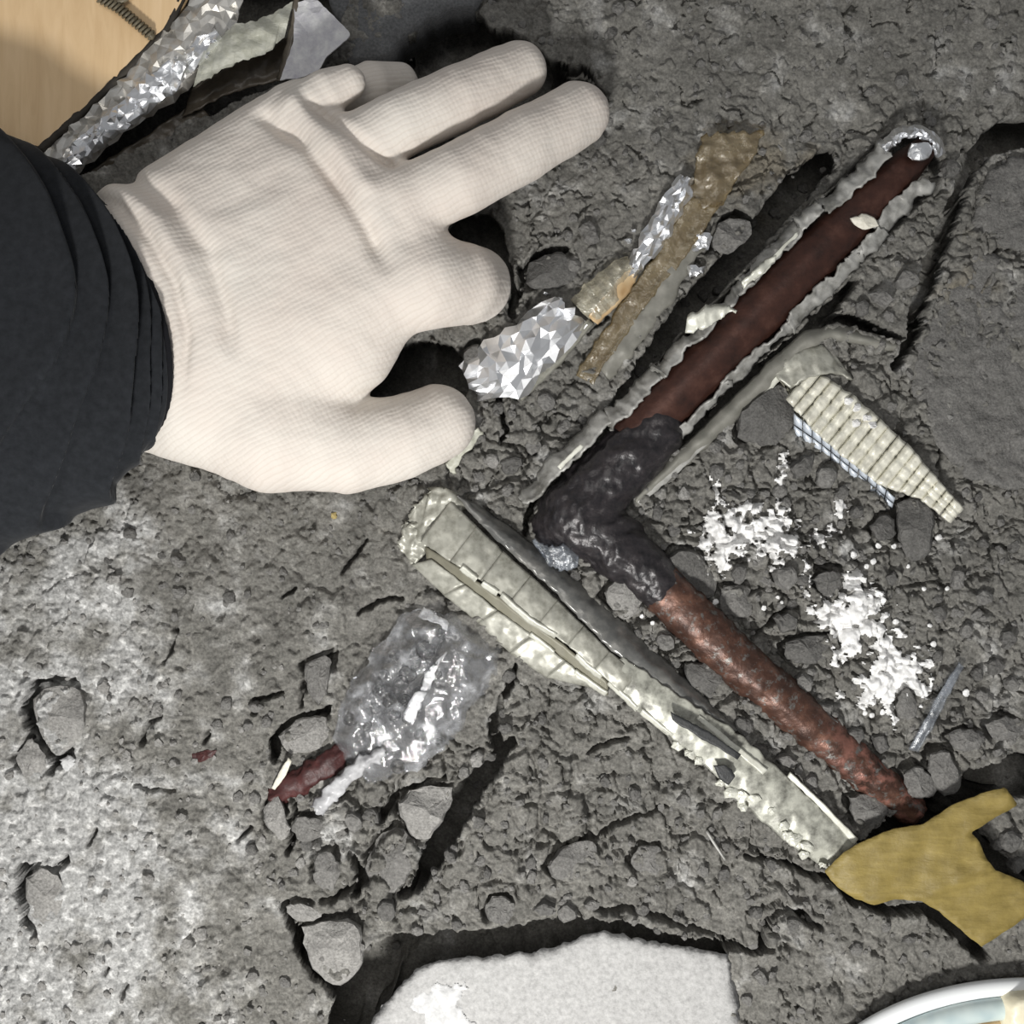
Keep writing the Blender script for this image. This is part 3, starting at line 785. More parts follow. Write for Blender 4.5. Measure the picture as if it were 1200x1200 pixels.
# undercut the cracks and pits: their walls lean back beneath the broken edge
Bl = np.clip(Dp.reshape(n, n), 0, 60) / 60.0
for _ in range(3):
    for axis in (0, 1):
        k_ = 4
        q_ = np.cumsum(np.pad(Bl, [(k_ + 1, k_) if a_ == axis else (0, 0) for a_ in (0, 1)], mode='edge'), axis=axis)
        Bl = (q_[2 * k_ + 1:] - q_[:-2 * k_ - 1] if axis == 0 else q_[:, 2 * k_ + 1:] - q_[:, :-2 * k_ - 1]) / (2 * k_ + 1)
gx_, gy_ = np.gradient(Bl, 1.55)
dd_ = np.clip((Dp.reshape(n, n) - 22) / 45.0, 0, 1)
sh_ = 440.0 * dd_
SX = np.clip(-gx_ * sh_, -30, 30); SY = np.clip(-gy_ * sh_, -30, 30)
I = np.arange(n * n).reshape(n, n)
F = np.stack([I[:-1, :-1].ravel(), I[:-1, 1:].ravel(), I[1:, 1:].ravel(), I[1:, :-1].ravel()], 1)
me = mesh_from('floor', np.stack([(U + SX).ravel() - 600, -((V_ + SY).ravel() - 600), Z], 1) * S, F, M['floor'], True)
ca = me.color_attributes.new('mortar', 'FLOAT_COLOR', 'POINT')
ca.data.foreach_set('color', Cc.astype(np.float32).ravel())
floor = bpy.data.objects.new('floor', me); COL.objects.link(floor)
set_props(floor, 'broken grey mortar floor covered in cracks, crumbs and cement dust', kind='structure')
ZG = Z.reshape(n, n)

def gz(x, y):
    x = np.atleast_1d(np.asarray(x, float)); y = np.atleast_1d(np.asarray(y, float))
    i = np.clip(np.searchsorted(ax, x), 0, n - 1); j = np.clip(np.searchsorted(ax, y), 0, n - 1)
    return ZG[i, j]
def gz1(x, y, r=6):
    a = np.linspace(0, 6.28, 9)
    return float(np.median(gz(x + r * np.cos(a), y + r * np.sin(a))))
def gmax(x, y, r=6):
    a = np.linspace(0, 6.28, 13)
    return float(np.max(gz(x + r * np.cos(a), y + r * np.sin(a))))


# ---------------------------------------------------------------- gloved hand and sleeve
def build_person():
    root = thing('person', 120, 370, 0, 'hand in a white knitted work glove with a black sleeve, pressed on the rubble', 'person')
    meta = [((150, 300, 66, 72), (348, 142, 74, 44)), ((150, 335, 72, 80), (412, 186, 88, 48)), ((150, 370, 72, 84), (468, 246, 92, 50)),
            ((150, 410, 70, 84), (492, 328, 86, 54)), ((155, 448, 62, 74), (320, 498, 58, 74)), ((250, 430, 64, 80), (400, 400, 70, 66))]
    step = 3.0
    lo = np.array([-560.0, -20.0, -40.0]); hi = np.array([150.0, 560.0, 172.0])
    xs = [np.arange(lo[i], hi[i], step) for i in range(3)]
    X, Y, Z3 = np.meshgrid(*xs, indexing='ij')
    X = X.astype(np.float32); Y = Y.astype(np.float32); Z3 = Z3.astype(np.float32)
    def cone(a, b):
        (pa, ra), (pb, rb) = un(a), un(b)
        return round_cone(X, Y, Z3, pa, pb, ra, rb)
    palm = None
    for a, b in meta:
        d = cone(a, b)
        palm = d if palm is None else smin(palm, d, 40)
    def chain(pts, k=9):
        r = None
        for a, b in zip(pts[:-1], pts[1:]):
            d = cone(a, b); r = d if r is None else np.minimum(r, d)
        return r
    fingers = [
        chain([(345, 138, 84, 34), (384, 108, 94, 26), (408, 96, 92, 21)], 6),                             # little finger, bent at the joint
        chain([(395, 112, 62, 24), (436, 100, 40, 27), (466, 98, 8, 24)], 6),                              # its tip, folded down
        chain([(412, 176, 92, 39), (470, 146, 96, 38), (535, 116, 80, 37), (608, 82, 44, 33)], 14),        # ring finger
        chain([(470, 240, 98, 42), (535, 212, 98, 43), (610, 172, 74, 41), (678, 134, 42, 37)], 14),       # middle finger
        chain([(498, 332, 88, 50), (540, 332, 62, 48), (554, 334, 28, 45), (545, 345, -6, 38)], 10),       # index finger, bent down
        chain([(325, 503, 58, 73), (410, 524, 52, 54), (470, 513, 44, 49), (512, 496, 32, 45)], 14),       # thumb
    ]
    f = palm
    for d, k in zip(fingers, (8, 3, 7, 7, 16, 18)):
        f = smin(f, d, k)
    # creases and folds of the knitted fabric, across the back of the hand (floor-plan polylines at glove height)
    def fold(pts, w, amp, z=110):
        nonlocal f
        q = [((p[0] - 600) * (1 - z / H), -(p[1] - 600) * (1 - z / H)) for p in pts]
        d, t = polyline_dist(X[:, :, 0], Y[:, :, 0], q)
        fade = np.clip(np.minimum(t, len(pts) - 1 - t) * 1.6, 0, 1)
        k = (amp * fade * np.exp(-(d / w) ** 2)).astype(np.float32)
        f = f + k[:, :, None] * (Z3 > 40)
    fold([(300, 128), (322, 148), (358, 172), (392, 214), (432, 272), (460, 330)], 9, 9)
    fold([(330, 110), (352, 128), (385, 165), (420, 210), (455, 250)], 14, -9)
    fold([(352, 108), (372, 132), (410, 160), (452, 192), (470, 200)], 6, 8)
    fold([(110, 195), (165, 214), (215, 252), (255, 305), (275, 372), (282, 430)], 10, 8)
    fold([(100, 205), (150, 228), (195, 265), (228, 315), (245, 372)], 10, -6)
    fold([(100, 228), (150, 250), (190, 292), (220, 345), (232, 400), (225, 470)], 6, 6)
    fold([(182, 300), (205, 350), (212, 400), (205, 470)], 5, 2.5)
    fold([(360, 195), (300, 240), (240, 262)], 16, 2.5)
    nz = 1.3 * perlin(X[:, :, 0], Y[:, :, 0], 42, 3) + 0.6 * perlin(X[:, :, 0], Y[:, :, 0], 14, 4)
    f = f + nz.astype(np.float32)[:, :, None]
    Vv, Ff = surface_nets(f, lo, step)
    glove = obj('glove', Vv * S, Ff[:, ::-1], M['knit'], root, True, recalc=True)
    glove['label'] = 'white knitted work glove with folds across the knuckles'
    # elastic thread rings of the knitted wrist band
    # sleeve: rings between paired outline points
    rings = [((94, 228), (152, 511), (74, 18), 74, 80), ((92, 222), (152, 518), (76, 18), 74, 88), ((84, 215), (145, 530), (74, 16), 76, 92),
             ((72, 205), (134, 550), (70, 14), 79, 94), ((60, 194), (120, 570), (66, 12), 82, 96), ((44, 182), (102, 590), (60, 10), 85, 98),
             ((22, 168), (74, 606), (54, 8), 88, 100), ((-10, 150), (34, 626), (46, 6), 91, 100), ((-60, 128), (-20, 650), (40, 4), 96, 100),
             ((-130, 104), (-95, 676), (34, 0), 104, 100), ((-230, 80), (-200, 700), (30, 0), 116, 102)]
    A = np.array([[*r[0], *r[1], *r[2], r[3], r[4]] for r in rings], float)
    m_ = 150; seg = 144
    ti = np.linspace(0, len(A) - 1, m_)
    R = np.stack([np.interp(ti, np.arange(len(A)), A[:, k]) for k in range(A.shape[1])], 1)
    for _ in range(6): R[1:-1] = (R[:-2] + 2 * R[1:-1] + R[2:]) / 4
    a = np.linspace(0, 2 * math.pi, seg, endpoint=False)
    T, AA = np.meshgrid(ti, a, indexing='ij')
    ca_, sa = np.cos(AA), np.sin(AA)
    # radial profile: ribbed band, then overlapping folds
    wob = 0.7 * fbm(np.cos(AA) * 60, np.sin(AA) * 60 + T * 5, 75, 2, 7)
    prof = np.zeros_like(T)
    for pos, amp, wd in ((2.05, 0.05, 0.10), (3.0, 0.06, 0.14), (4.4, 0.17, 0.34), (6.0, 0.12, 0.36), (7.4, 0.13, 0.45)):
        u = (T + wob * (1 + T * 0.18) - pos)
        prof += amp * np.where(u > 0, np.exp(-(u / (wd * 2.6)) ** 1.4 if False else -np.abs(u / (wd * 2.4)) ** 1.5), np.exp(-(u / wd * 3.0) ** 2)) * np.clip(sa * 1.35 - 0.15, 0, 1) ** 0.7
    prof += 0.008 * fbm(np.cos(AA) * 60 + T * 4, np.sin(AA) * 60 + T * 22, 40, 3, 9)
    band = T < 1.75
    prof = np.where(band, 0.004 * np.sign(np.sin(AA * 68)) - 0.008, prof + 0.006)
    k = 1 + prof
    cx, cy = (R[:, 0] + R[:, 2]) / 2, (R[:, 1] + R[:, 3]) / 2
    wx, wy = (R[:, 2] - R[:, 0]) / 2, (R[:, 3] - R[:, 1]) / 2
    PX = cx[:, None] + k * (wx[:, None] * ca_ + R[:, 4:5] * sa)
    PY = cy[:, None] + k * (wy[:, None] * ca_ + R[:, 5:6] * sa)
    PZ = R[:, 6:7] + k * R[:, 7:8] * np.where(sa > 0, sa, sa * 0.72)
    G = np.stack([PX, PY, np.maximum(PZ, 6)], -1)
    # the opening points are given where they are seen; turn them into space at the ring's own height
    Vs = Wp(G.reshape(-1, 3))
    I2 = np.arange(m_ * seg).reshape(m_, seg); J2 = np.roll(I2, -1, 1)
    def part(name, i0, i1, mat, par, caps):
        sub = I2[i0:i1 + 1]; subj = J2[i0:i1 + 1]
        base = i0 * seg
        vv = Vs[base:(i1 + 1) * seg]
        F = [tuple(q) for q in (np.stack([sub[:-1].ravel(), sub[1:].ravel(), subj[1:].ravel(), subj[:-1].ravel()], 1) - base)]
        if caps[0]: F.append(tuple((sub[0] - base)[::-1]))
        if caps[1]: F.append(tuple(sub[-1] - base))
        return obj(name, vv, F, mat, par, True, recalc=True)
    nb = int(np.searchsorted(ti, 1.75))
    sl = part('sleeve', nb, m_ - 1, M['fleece'], root, (True, True)); sl['label'] = 'black fleece sleeve bunched in folds'
    cf = part('cuff', 0, nb, M['rib'], sl, (True, True)); cf['label'] = 'black ribbed cuff at the wrist'
    return root
build_person()

# ---------------------------------------------------------------- copper pipe with its elbow
def build_pipe():
    root = thing('copper_pipe', 690, 600, -30, 'bent copper pipe with a blackened elbow, lying bare in the trench', 'pipe')
    p = tube('pipe_run', [(735, 519, 4), (800, 454, 4), (900, 354, 4), (1000, 255, 4), (1050, 206, 0), (1092, 166, -8)], [31, 32, 32, 30, 24, 12], M['copper_dark'], root, 40, n=60, noise=0.35, seed=3)
    p['label'] = 'dark brown oxidised upper length'
    q = tube('pipe_run', [(752, 664, 2), (800, 714, 3), (860, 772, 2), (930, 832, -2), (1000, 893, -10), (1072, 952, -22)], [27, 29, 29, 27, 24, 18], M['copper'], root, 36, n=80, noise=2.0, seed=5, nsc=12)
    q['label'] = 'orange brown scraped lower length'
    lo = np.array([-20.0, -130.0, -50.0]); hi = np.array([230.0, 150.0, 70.0]); st = 2.2
    X, Y, Z3 = np.meshgrid(*[np.arange(lo[i], hi[i], st) for i in range(3)], indexing='ij')
    def cone(a, b):
        (pa, ra), (pb, rb) = un(a), un(b)
        return round_cone(X, Y, Z3, pa, pb, ra, rb)
    f = cone((768, 505, 5, 34), (735, 538, 5, 37))
    f = smin(f, cone((735, 538, 5, 38), (672, 598, 2, 40)), 8)
    f = smin(f, cone((668, 606, 0, 38), (648, 618, -8, 26)), 10)
    f = smin(f, cone((680, 604, 2, 42), (724, 642, 3, 36)), 10)
    f = smin(f, cone((724, 642, 3, 35), (774, 686, 2, 29)), 8)
    f = f + (2.6 * perlin(X + Z3 * .7, Y - Z3 * .4, 20, 2) + 1.6 * perlin(X + Z3, Y, 9, 3))
    Vv, Ff = surface_nets(f, lo, st)
    e = obj('elbow_fitting', Vv * S, Ff, M['fitting'], root, True, recalc=True); e['label'] = 'black tarry elbow fitting'
    return root
build_pipe()

# cream fleck on the pipe
o = rock('plastic_fleck', [(994, 257), (1010, 250), (1024, 254), (1030, 262), (1018, 270), (1004, 266)], 33, 5, M['bone'], 5, n=16, smooth=True)
set_props(o, 'small cream fleck lying on the dark brown pipe', 'fleck')

def crumple(seed, amp, n_=9, sc=22):
    rs = np.random.RandomState(seed)
    W_ = [(rs.uniform(0, 6.28), rs.uniform(0.5, 1.7) * sc, rs.uniform(0, 9)) for _ in range(n_)]
    def f(x, y, u, t):
        z = 0
        for a, s, p in W_:
            q = (x * math.cos(a) + y * math.sin(a) + 5 * perlin(x, y, 30, seed)) / s + p
            z = z + np.abs((q % 2) - 1) - 0.5
        return amp * z
    return f

# ---------------------------------------------------------------- torn insulation around the upper pipe
def arch(h, sk=0.5):
    return lambda x, y, u, t: h * np.sin(np.pi * np.clip(t, 0, 1) ** sk) + 3.4 * fbm(x, y, 26, 3, 77) + 1.6 * fbm(x, y, 8, 2, 78)
def build_insulation():
    root = thing('pipe_insulation', 850, 400, -20, 'torn grey insulation sleeve split open along both sides of the upper pipe', 'pipe insulation')
    def at_(x, off, z):       # point beside the pipe axis; off is the distance across it
        return (x + 0.71 * off, 519 - 0.992 * (x - 735) + 0.71 * off, z)
    def flap(x0, x1, o_in, o_out, z_in, z_out, seed, mat='insul', rag=4, th=3, hump=5, nn=0):
        xs = np.linspace(x0, x1, 7)
        j = np.random.RandomState(seed)
        A_ = [at_(x, o_out + j.uniform(-3, 3), z_out) for x in xs]; B_ = [at_(x, o_in + j.uniform(-3.5, 3.5), z_in) for x in xs]
        return sheet('insulation_flap', A_, B_, max(20, int((x1 - x0) / 1.6)), 9, M[mat], th, arch(hump), rag, 16, seed, root, ends=4)
    flap(640, 742, -30, -47, 26, 2, 1); flap(735, 800, -25, -42, 30, 4, 2, rag=5)
    flap(792, 862, -24, -43, 34, 6, 3, rag=6, hump=10); flap(856, 905, -30, -44, 30, 4, 4); flap(896, 972, -30, -46, 28, 6, 5)
    flap(962, 988, -30, -48, 30, 8, 6, hump=10); flap(990, 1062, -20, -42, 30, 6, 7, hump=9)
    flap(740, 830, 31, 42, 26, 6, 8); flap(826, 905, 31, 42, 26, 6, 9); flap(900, 985, 29, 45, 28, 6, 10, hump=8); flap(980, 1010, 27, 46, 28, 6, 11, hump=8); flap(1006, 1066, 18, 40, 26, 6, 12, hump=9)
    sheet('torn_edge', [at_(x, -30 + 2 * math.sin(x / 9), 36) for x in range(905, 960, 9)], [at_(x, -35, 38) for x in range(905, 960, 9)], 30, 5, M['foil_pale'], 2, None, 1.2, 10, 71, root)
    sheet('torn_edge', [at_(x, -33, 34) for x in range(680, 716, 9)], [at_(x, -38, 34) for x in range(680, 716, 9)], 20, 5, M['foil_pale'], 2, None, 1.0, 10, 72, root)
    c = sheet('torn_edge', [(806, 372, 34), (826, 358, 40), (850, 356, 42), (864, 364, 40)], [(804, 390, 36), (828, 384, 44), (846, 372, 46), (858, 366, 42)], 24, 7, M['foil_pale'], 3, arch(4), 3, 9, 6, root)
    c = sheet('torn_edge', [(868, 330, 34), (892, 308, 38), (908, 298, 38)], [(872, 338, 34), (896, 318, 38), (910, 304, 38)], 20, 6, M['foil_pale'], 3, arch(3), 2, 8, 16, root)
    # foil end wrapped over the pipe's end
    e = sheet('foil_end', [(1028, 170, 16), (1050, 150, 22), (1076, 146, 22), (1098, 156, 18), (1108, 176, 10)], [(1038, 178, 28), (1056, 162, 36), (1076, 159, 36), (1092, 168, 32), (1099, 184, 22)], 26, 5, M['foil'], 3,
              lambda x, y, u, t: 5 * np.sin(np.pi * t), 2.5, 8, 10, root, smooth=False, jit=1.2, jz=2.6)
    e['label'] = 'bright crumpled foil at the sleeve end'
    rock('foil_scrap', [(1062, 176), (1076, 164), (1094, 168), (1092, 182), (1078, 190), (1066, 186)], 34, 8, M['foil'], 8, root, n=14)
    return root
build_insulation()

o = None
def build_liner():
    root = thing('liner_strip', 880, 470, -10, 'grey-green plastic liner strip curving round below the upper pipe', 'plastic strip')
    f = lambda x, y, u, t: 9 * np.sin(np.pi * t) + 1.6 * fbm(x, y, 20, 3, 15)
    a = sheet('strip_body', [(742, 578, -2), (800, 522, 4), (860, 464, 6), (905, 420, 8), (942, 388, 10), (975, 380, 8), (1010, 388, 4), (1052, 398, -4)],
              [(748, 594, 0), (812, 540, 4), (872, 484, 6), (912, 446, 8), (946, 412, 12), (972, 400, 10), (1006, 404, 6), (1052, 414, -2)], 110, 10, M['insul_dark'], 4, f, 1.6, 16, 11, root)
    b = sheet('strip_edge', [(744, 586, 6), (782, 552, 9), (824, 514, 10)], [(750, 592, 6), (788, 560, 9), (830, 520, 10)], 30, 5, M['insul'], 3, None, 1.2, 12, 12, root)
    c = sheet('foil_edge', [(884, 462, 10), (905, 438, 12), (930, 412, 16)], [(890, 470, 8), (912, 448, 12), (936, 420, 14)], 20, 5, M['foil_pale'], 2, None, 1.2, 8, 13, root)
    return root
build_liner()

# ---------------------------------------------------------------- ribbed foil piece
def build_ribbed():
    root = thing('ribbed_foil', 1010, 530, -6, 'cream and silver ribbed foil piece torn into the rubble beside the pipe', 'foil')
    # along the piece: u; across: t. Ridges stand across the length.
    cl = np.array([(932, 454), (975, 487), (1010, 514), (1050, 546), (1085, 576), (1120, 606)], float)
    wu = (30, 34, 32, 28, 20, 14); wl = (18, 28, 30, 30, 12, 10)
    A = [(c[0] + .64 * w, c[1] - .77 * w, z) for c, w, z in zip(cl, wu, (14, 18, 20, 20, 16, 8))]
    B = [(c[0] - .64 * w, c[1] + .77 * w, z) for c, w, z in zip(cl, wl, (18, 22, 22, 20, 14, 8))]
    A1 = resample(A, 160); B1 = resample(B, 160)
    rows = 5
    k = 17
    for i in range(k):                                      # separate ribs, like slats of a blind
        u0, u1 = i / k, (i + 1.02) / k
        i0, i1 = int(u0 * 159), int(u1 * 159)
        a = A1[i0:i1 + 1]; b = B1[i0:i1 + 1]
        cut = 1.0
        b = a + (b - a) * cut
        cols = 3 if i > 1 else 2
        for c_ in range(1):
            sheet('rib', a, b, 6, 18, M['ribbed'], 3, lambda x, y, u, t: 4.5 * np.sin(np.pi * u) + 1.8 * fbm(x, y, 9, 3, 91) - 2.4 * (np.abs((t * cols) % 1 - 0.5) > 0.44), 1.3, 7, 100 + i, root)
    # backing sheet below the ribs
    sheet('backing', [(900, 432, 4), (956, 440, 8), (1010, 480, 10), (1050, 520, 8), (1096, 566, 4)], [(926, 462, 6), (936, 490, 8), (972, 516, 8), (1010, 548, 6), (1048, 582, 2)], 40, 8, M['groove'], 4, None, 2, 12, 14, root)
    # pale tongue at its head
    sheet('tongue', [(905, 436, 14), (930, 412, 18), (962, 404, 16), (980, 414, 10)], [(926, 456, 18), (948, 442, 22), (978, 436, 18), (1000, 446, 10)], 30, 10, M['foil_grey'], 3, lambda x, y, u, t: 3 * fbm(x, y, 18, 3, 92), 2, 12, 15, root)
    # blue-silver gridded flank: cells in two rows
    A2 = resample([(930, 484, 18), (968, 514, 20), (1010, 548, 18), (1050, 584, 10)], 12)
    B2 = resample([(930, 512, 0), (960, 530, 2), (1000, 562, 0), (1046, 598, -4)], 12)
    for i in range(11):
        for r in range(2):
            def pt(i_, t): return A2[i_] * (1 - t) + B2[i_] * t
            t0, t1 = r * 0.5 + 0.03, r * 0.5 + 0.46
            q0, q1 = pt(i, t0), pt(i, t1)
            p0, p1 = A2[i] * 0.08 + A2[i + 1] * 0.92, None
            e0 = pt(i, t0) * 0.1 + pt(i + 1, t0) * 0.9; e1 = pt(i, t1) * 0.1 + pt(i + 1, t1) * 0.9
            sheet('foil_cell', [q0, e0], [q1, e1], 4, 4, M['ribbed_blue'], 3, lambda x, y, u, t: 2.5 * np.sin(np.pi * u) * np.sin(np.pi * t), 0, 9, 0, root)
    for k_, (x, y) in enumerate(((994, 470), (1004, 478), (1016, 490), (1022, 498), (1002, 496))):
        rock('foil_crumb', [(x - 5, y - 4), (x + 5, y - 5), (x + 6, y + 4), (x - 4, y + 5)], 20, 6, M['foam'], 40 + k_, root, n=10, smooth=True)
    return root
build_ribbed()

# ---------------------------------------------------------------- long foil-faced strip
def quilt(step, depth, seed, base=0):
    def f(x, y, u, t):
        L = u * step
        return base - depth * np.exp(-(((L % 1) - 0.5) / 0.06) ** 2) + 2.0 * fbm(x, y, 14, 3, seed) + 3 * np.sin(np.pi * t) * 0.8
    return f
def build_long_strip():
    root = thing('foil_faced_strip', 740, 800, -8, 'long grey foil-faced strip folded lengthwise, running down to the yellow paper', 'foil strip')
    # upper row of quilted panels
    up = resample([(528, 586, 14), (575, 633, 20), (640, 690, 24), (715, 764, 26), (748, 790, 26)], 8)
    lo_ = resample([(492, 634, 20), (541, 667, 30), (584, 693, 32), (621, 725, 32), (653, 744, 32), (677, 768, 32), (707, 792, 30), (728, 812, 28)], 8)
    for i in range(7):
        a = [up[i] * 1.0 + up[i + 1] * .0, up[i] * 0 + up[i + 1] * 1.0]; b = [lo_[i] * 1.0 + lo_[i + 1] * .0, lo_[i] * 0 + lo_[i + 1] * 1.0]
        sheet('quilted_panel', a, b, 18, 18, M['foil_grey'], 5, lambda x, y, u, t: 1.2 * np.abs(np.sin(np.pi * u)) ** .35 + 3 * np.sin(np.pi * t) + 1.3 * fbm(x, y, 18, 3, 110), 0.7, 9, 200 + i, root)
    # lower row of panels
    up = resample([(505, 655, 10), (541, 682, 14), (568, 704, 16), (605, 733, 16), (627, 746, 16), (651, 764, 16), (680, 792, 14), (700, 806, 12)], 6)
    lo_ = resample([(482, 662, 2), (510, 690, 4), (552, 722, 6), (595, 764, 6), (640, 794, 4), (690, 806, 4)], 6)
    for i in range(5):
        a = [up[i] * 1.0 + up[i + 1] * .0, up[i] * 0 + up[i + 1] * 1.0]; b = [lo_[i] * 1.0 + lo_[i + 1] * .0, lo_[i] * 0 + lo_[i + 1] * 1.0]
        sheet('quilted_panel', a, b, 18, 14, M['foil_grey'], 5, lambda x, y, u, t: 1.2 * np.abs(np.sin(np.pi * u)) ** .35 + 2 * np.sin(np.pi * t) + 1.3 * fbm(x, y, 18, 3, 111), 0.8, 9, 220 + i, root)
    # olive groove and the folded ridge, its lit edge painted in paler foil
    sheet('groove_tape', [(498, 640, 10), (541, 668, 20), (600, 712, 22), (655, 752, 22), (712, 800, 18)], [(500, 658, 6), (544, 686, 12), (605, 735, 14), (652, 766, 14), (712, 816, 10)], 60, 5, M['groove'], 4, None, 1.2, 14, 16, root)
    for k, seg_ in enumerate(([(541, 664, 34), (560, 678, 35)], [(566, 682, 35), (584, 694, 36)], [(588, 696, 36), (621, 725, 37), (653, 744, 35)], [(676, 766, 34), (690, 780, 34), (706, 792, 32)], [(714, 798, 30), (747, 829, 28)], [(752, 832, 28), (789, 861, 24)], [(622, 742, 20), (650, 764, 20)], [(674, 786, 18), (712, 812, 16)])):
        s2 = [(p[0] - 3, p[1] + 4.5, p[2] - 5) for p in seg_]
        sheet('lit_ridge', seg_, s2, 16, 5, M['foil_pale'], 4, None, 0.9, 8, 240 + k, root)
    # dark film flank along the upper right side
    d = sheet('dark_flank', [(534, 582, 14), (578, 630, 20), (644, 688, 24), (718, 764, 26), (800, 822, 20), (862, 858, 12)], [(552, 586, -4), (604, 620, 0), (684, 684, 0), (764, 758, 0), (818, 808, 0), (866, 852, 2)], 110, 10, M['foil_dark'], 4,
              lambda x, y, u, t: 8 * np.sin(np.pi * t) + 2.4 * fbm(x, y, 12, 3, 113), 1.4, 14, 17, root)
    d['label'] = 'dark dusty film flank'
    # speckled tail towards the yellow paper
    t_ = sheet('foil_tail', [(728, 768, 26), (800, 818, 24), (862, 856, 20), (925, 912, 16), (1004, 988, 14)], [(716, 806, 26), (790, 868, 20), (838, 908, 16), (888, 960, 12), (968, 1020, 10)], 110, 26, M['foil_mottled'], 5,
               lambda x, y, u, t: 5 * np.sin(np.pi * t) + 1.4 * fbm(x, y, 20, 3, 114), 2.2, 12, 18, root, ends=3)
    for k, (a, b) in enumerate((([(786, 834, 38), (830, 857, 37), (868, 884, 34)], [(788, 844, 38), (826, 868, 37), (864, 890, 34)]),
                                ([(836, 898, 30), (844, 914, 29), (854, 920, 28)], [(848, 896, 30), (858, 902, 30), (862, 910, 29)]))):
        o = sheet('black_mark', a, b, 20, 5, M['black'], 3, lambda x, y, u, t: 0 * x + 1.5, 1.2, 9, 250 + k, root)
        o['label'] = 'black tape scrap on the foil'
    sheet('edge_rail', [(926, 906, 22), (965, 942, 20), (1006, 984, 18)], [(923, 910, 20), (961, 947, 18), (1001, 990, 16)], 40, 6, M['foil_pale'], 3, None, 0.8, 14, 19, root)
    sheet('edge_rail', [(820, 838, 26), (862, 872, 24), (900, 902, 22)], [(816, 842, 26), (858, 878, 24), (894, 908, 22)], 40, 5, M['foil_pale'], 3, None, 0.8, 14, 20, root)
    # white flecks along the lower edge
    rs = np.random.RandomState(4)
    for k, (x, y, r) in enumerate(((795, 872, 7), (810, 884, 6), (820, 892, 5), (845, 918, 6), (858, 930, 8), (870, 944, 7), (868, 932, 8), (884, 936, 6), (918, 968, 6), (922, 980, 6), (932, 984, 8), (946, 992, 7), (942, 1002, 6), (964, 1014, 4), (905, 950, 5))):
        a = np.linspace(0, 6.28, 9)[:-1]; rr = r * rs.uniform(.6, 1.3, 8)
        rock('flake', np.stack([x + rr * np.cos(a) * 1.3, y + rr * np.sin(a)], 1), 14, 7, M['foil_pale'], 60 + k, root, n=12)
    # frayed head by the thumb
    sheet('frayed_head', [(488, 592, 10), (508, 572, 16), (530, 574, 14), (548, 592, 8)], [(470, 622, 4), (490, 634, 12), (510, 624, 18), (540, 604, 14)], 30, 14, M['foil_grey'], 4, lambda x, y, u, t: 5 * fbm(x, y, 12, 3, 115), 4, 9, 21, root, ends=4)
    sheet('frayed_head', [(464, 640, 4), (474, 618, 10), (488, 612, 12)], [(484, 662, 2), (496, 650, 10), (506, 634, 12)], 20, 12, M['foil_grey'], 3, lambda x, y, u, t: 5 * fbm(x, y, 9, 3, 116), 4, 7, 22, root, ends=3)
    return root
build_long_strip()

# clear scrap between the elbow and the strip
o = sheet('clear_scrap', [(622, 634, 14), (640, 640, 22), (660, 640, 26), (682, 636, 20)], [(640, 660, 10), (654, 666, 16), (664, 670, 18), (676, 664, 14)], 22, 12, M['shard'], 3, lambda x, y, u, t: 5 * fbm(x, y, 9, 3, 117), 3, 8, 23)
set_props(o, 'clear crinkled plastic scrap between the black elbow and the foil-faced strip', 'plastic scrap')

# ---------------------------------------------------------------- silver foil wrapping and tapes
def build_silver():
    root = thing('silver_foil', 650, 380, -6, 'bright crumpled silver foil wrapped round a rod beside the index finger', 'foil')
    o = sheet('foil_wrap', [(538, 428, 8), (565, 404, 14), (600, 384, 16), (634, 352, 16), (650, 348, 14)], [(562, 470, 6), (582, 462, 14), (608, 470, 12), (645, 430, 14), (692, 378, 10)], 15, 9, M['foil'], 2,
              lambda x, y, u, t: 12 * np.sin(np.pi * t), 4, 14, 31, root, smooth=False, ends=6, jit=3.5, jz=3.4)
    o = sheet('foil_hem', [(606, 462, 12), (650, 420, 12), (690, 374, 12)], [(612, 470, 2), (656, 428, 2), (696, 380, 2)], 24, 5, M['foil_grey'], 2, None, 1.2, 10, 32, root)
    o = sheet('foil_wrap', [(728, 318, 8), (744, 290, 16), (764, 250, 18), (788, 214, 16), (800, 204, 10)], [(742, 326, 8), (772, 296, 12), (796, 258, 14), (812, 222, 12), (816, 210, 8)], 20, 8, M['foil'], 2,
              lambda x, y, u, t: 10 * np.sin(np.pi * t), 4, 10, 33, root, smooth=False, ends=4, jit=2.0, jz=3.4)
    o = sheet('clear_wrap', [(668, 352, 8), (690, 330, 14), (716, 308, 12), (734, 300, 8)], [(692, 376, 10), (706, 372, 14), (726, 350, 14), (744, 320, 10)], 28, 18, M['tape_clear'], 2,
              lambda x, y, u, t: 12 * np.sin(np.pi * t) + crumple(9, 2.2, 8, 14)(x, y, u, t), 3, 9, 34, root, smooth=False)
    o['label'] = 'clear crinkled wrap'
    o = sheet('amber_wrap', [(690, 372, 18), (708, 348, 24), (726, 326, 24), (742, 314, 20)], [(700, 380, 8), (722, 360, 10), (740, 340, 10), (748, 322, 8)], 24, 8, M['gloss_amber'], 2, crumple(11, 1.2, 6, 12), 1.5, 9, 35, root)
    o['label'] = 'amber tape patch'
    for k, (x, y, r) in enumerate(((640, 344, 4), (656, 352, 5), (742, 270, 4), (736, 282, 5))):
        a = np.linspace(0, 6.28, 7)[:-1]
        rock('foil_fleck', np.stack([x + r * np.cos(a), y + r * .7 * np.sin(a)], 1), gz1(x, y) + 2, 6, M['foil'], 80 + k, root, n=9)
    return root
build_silver()

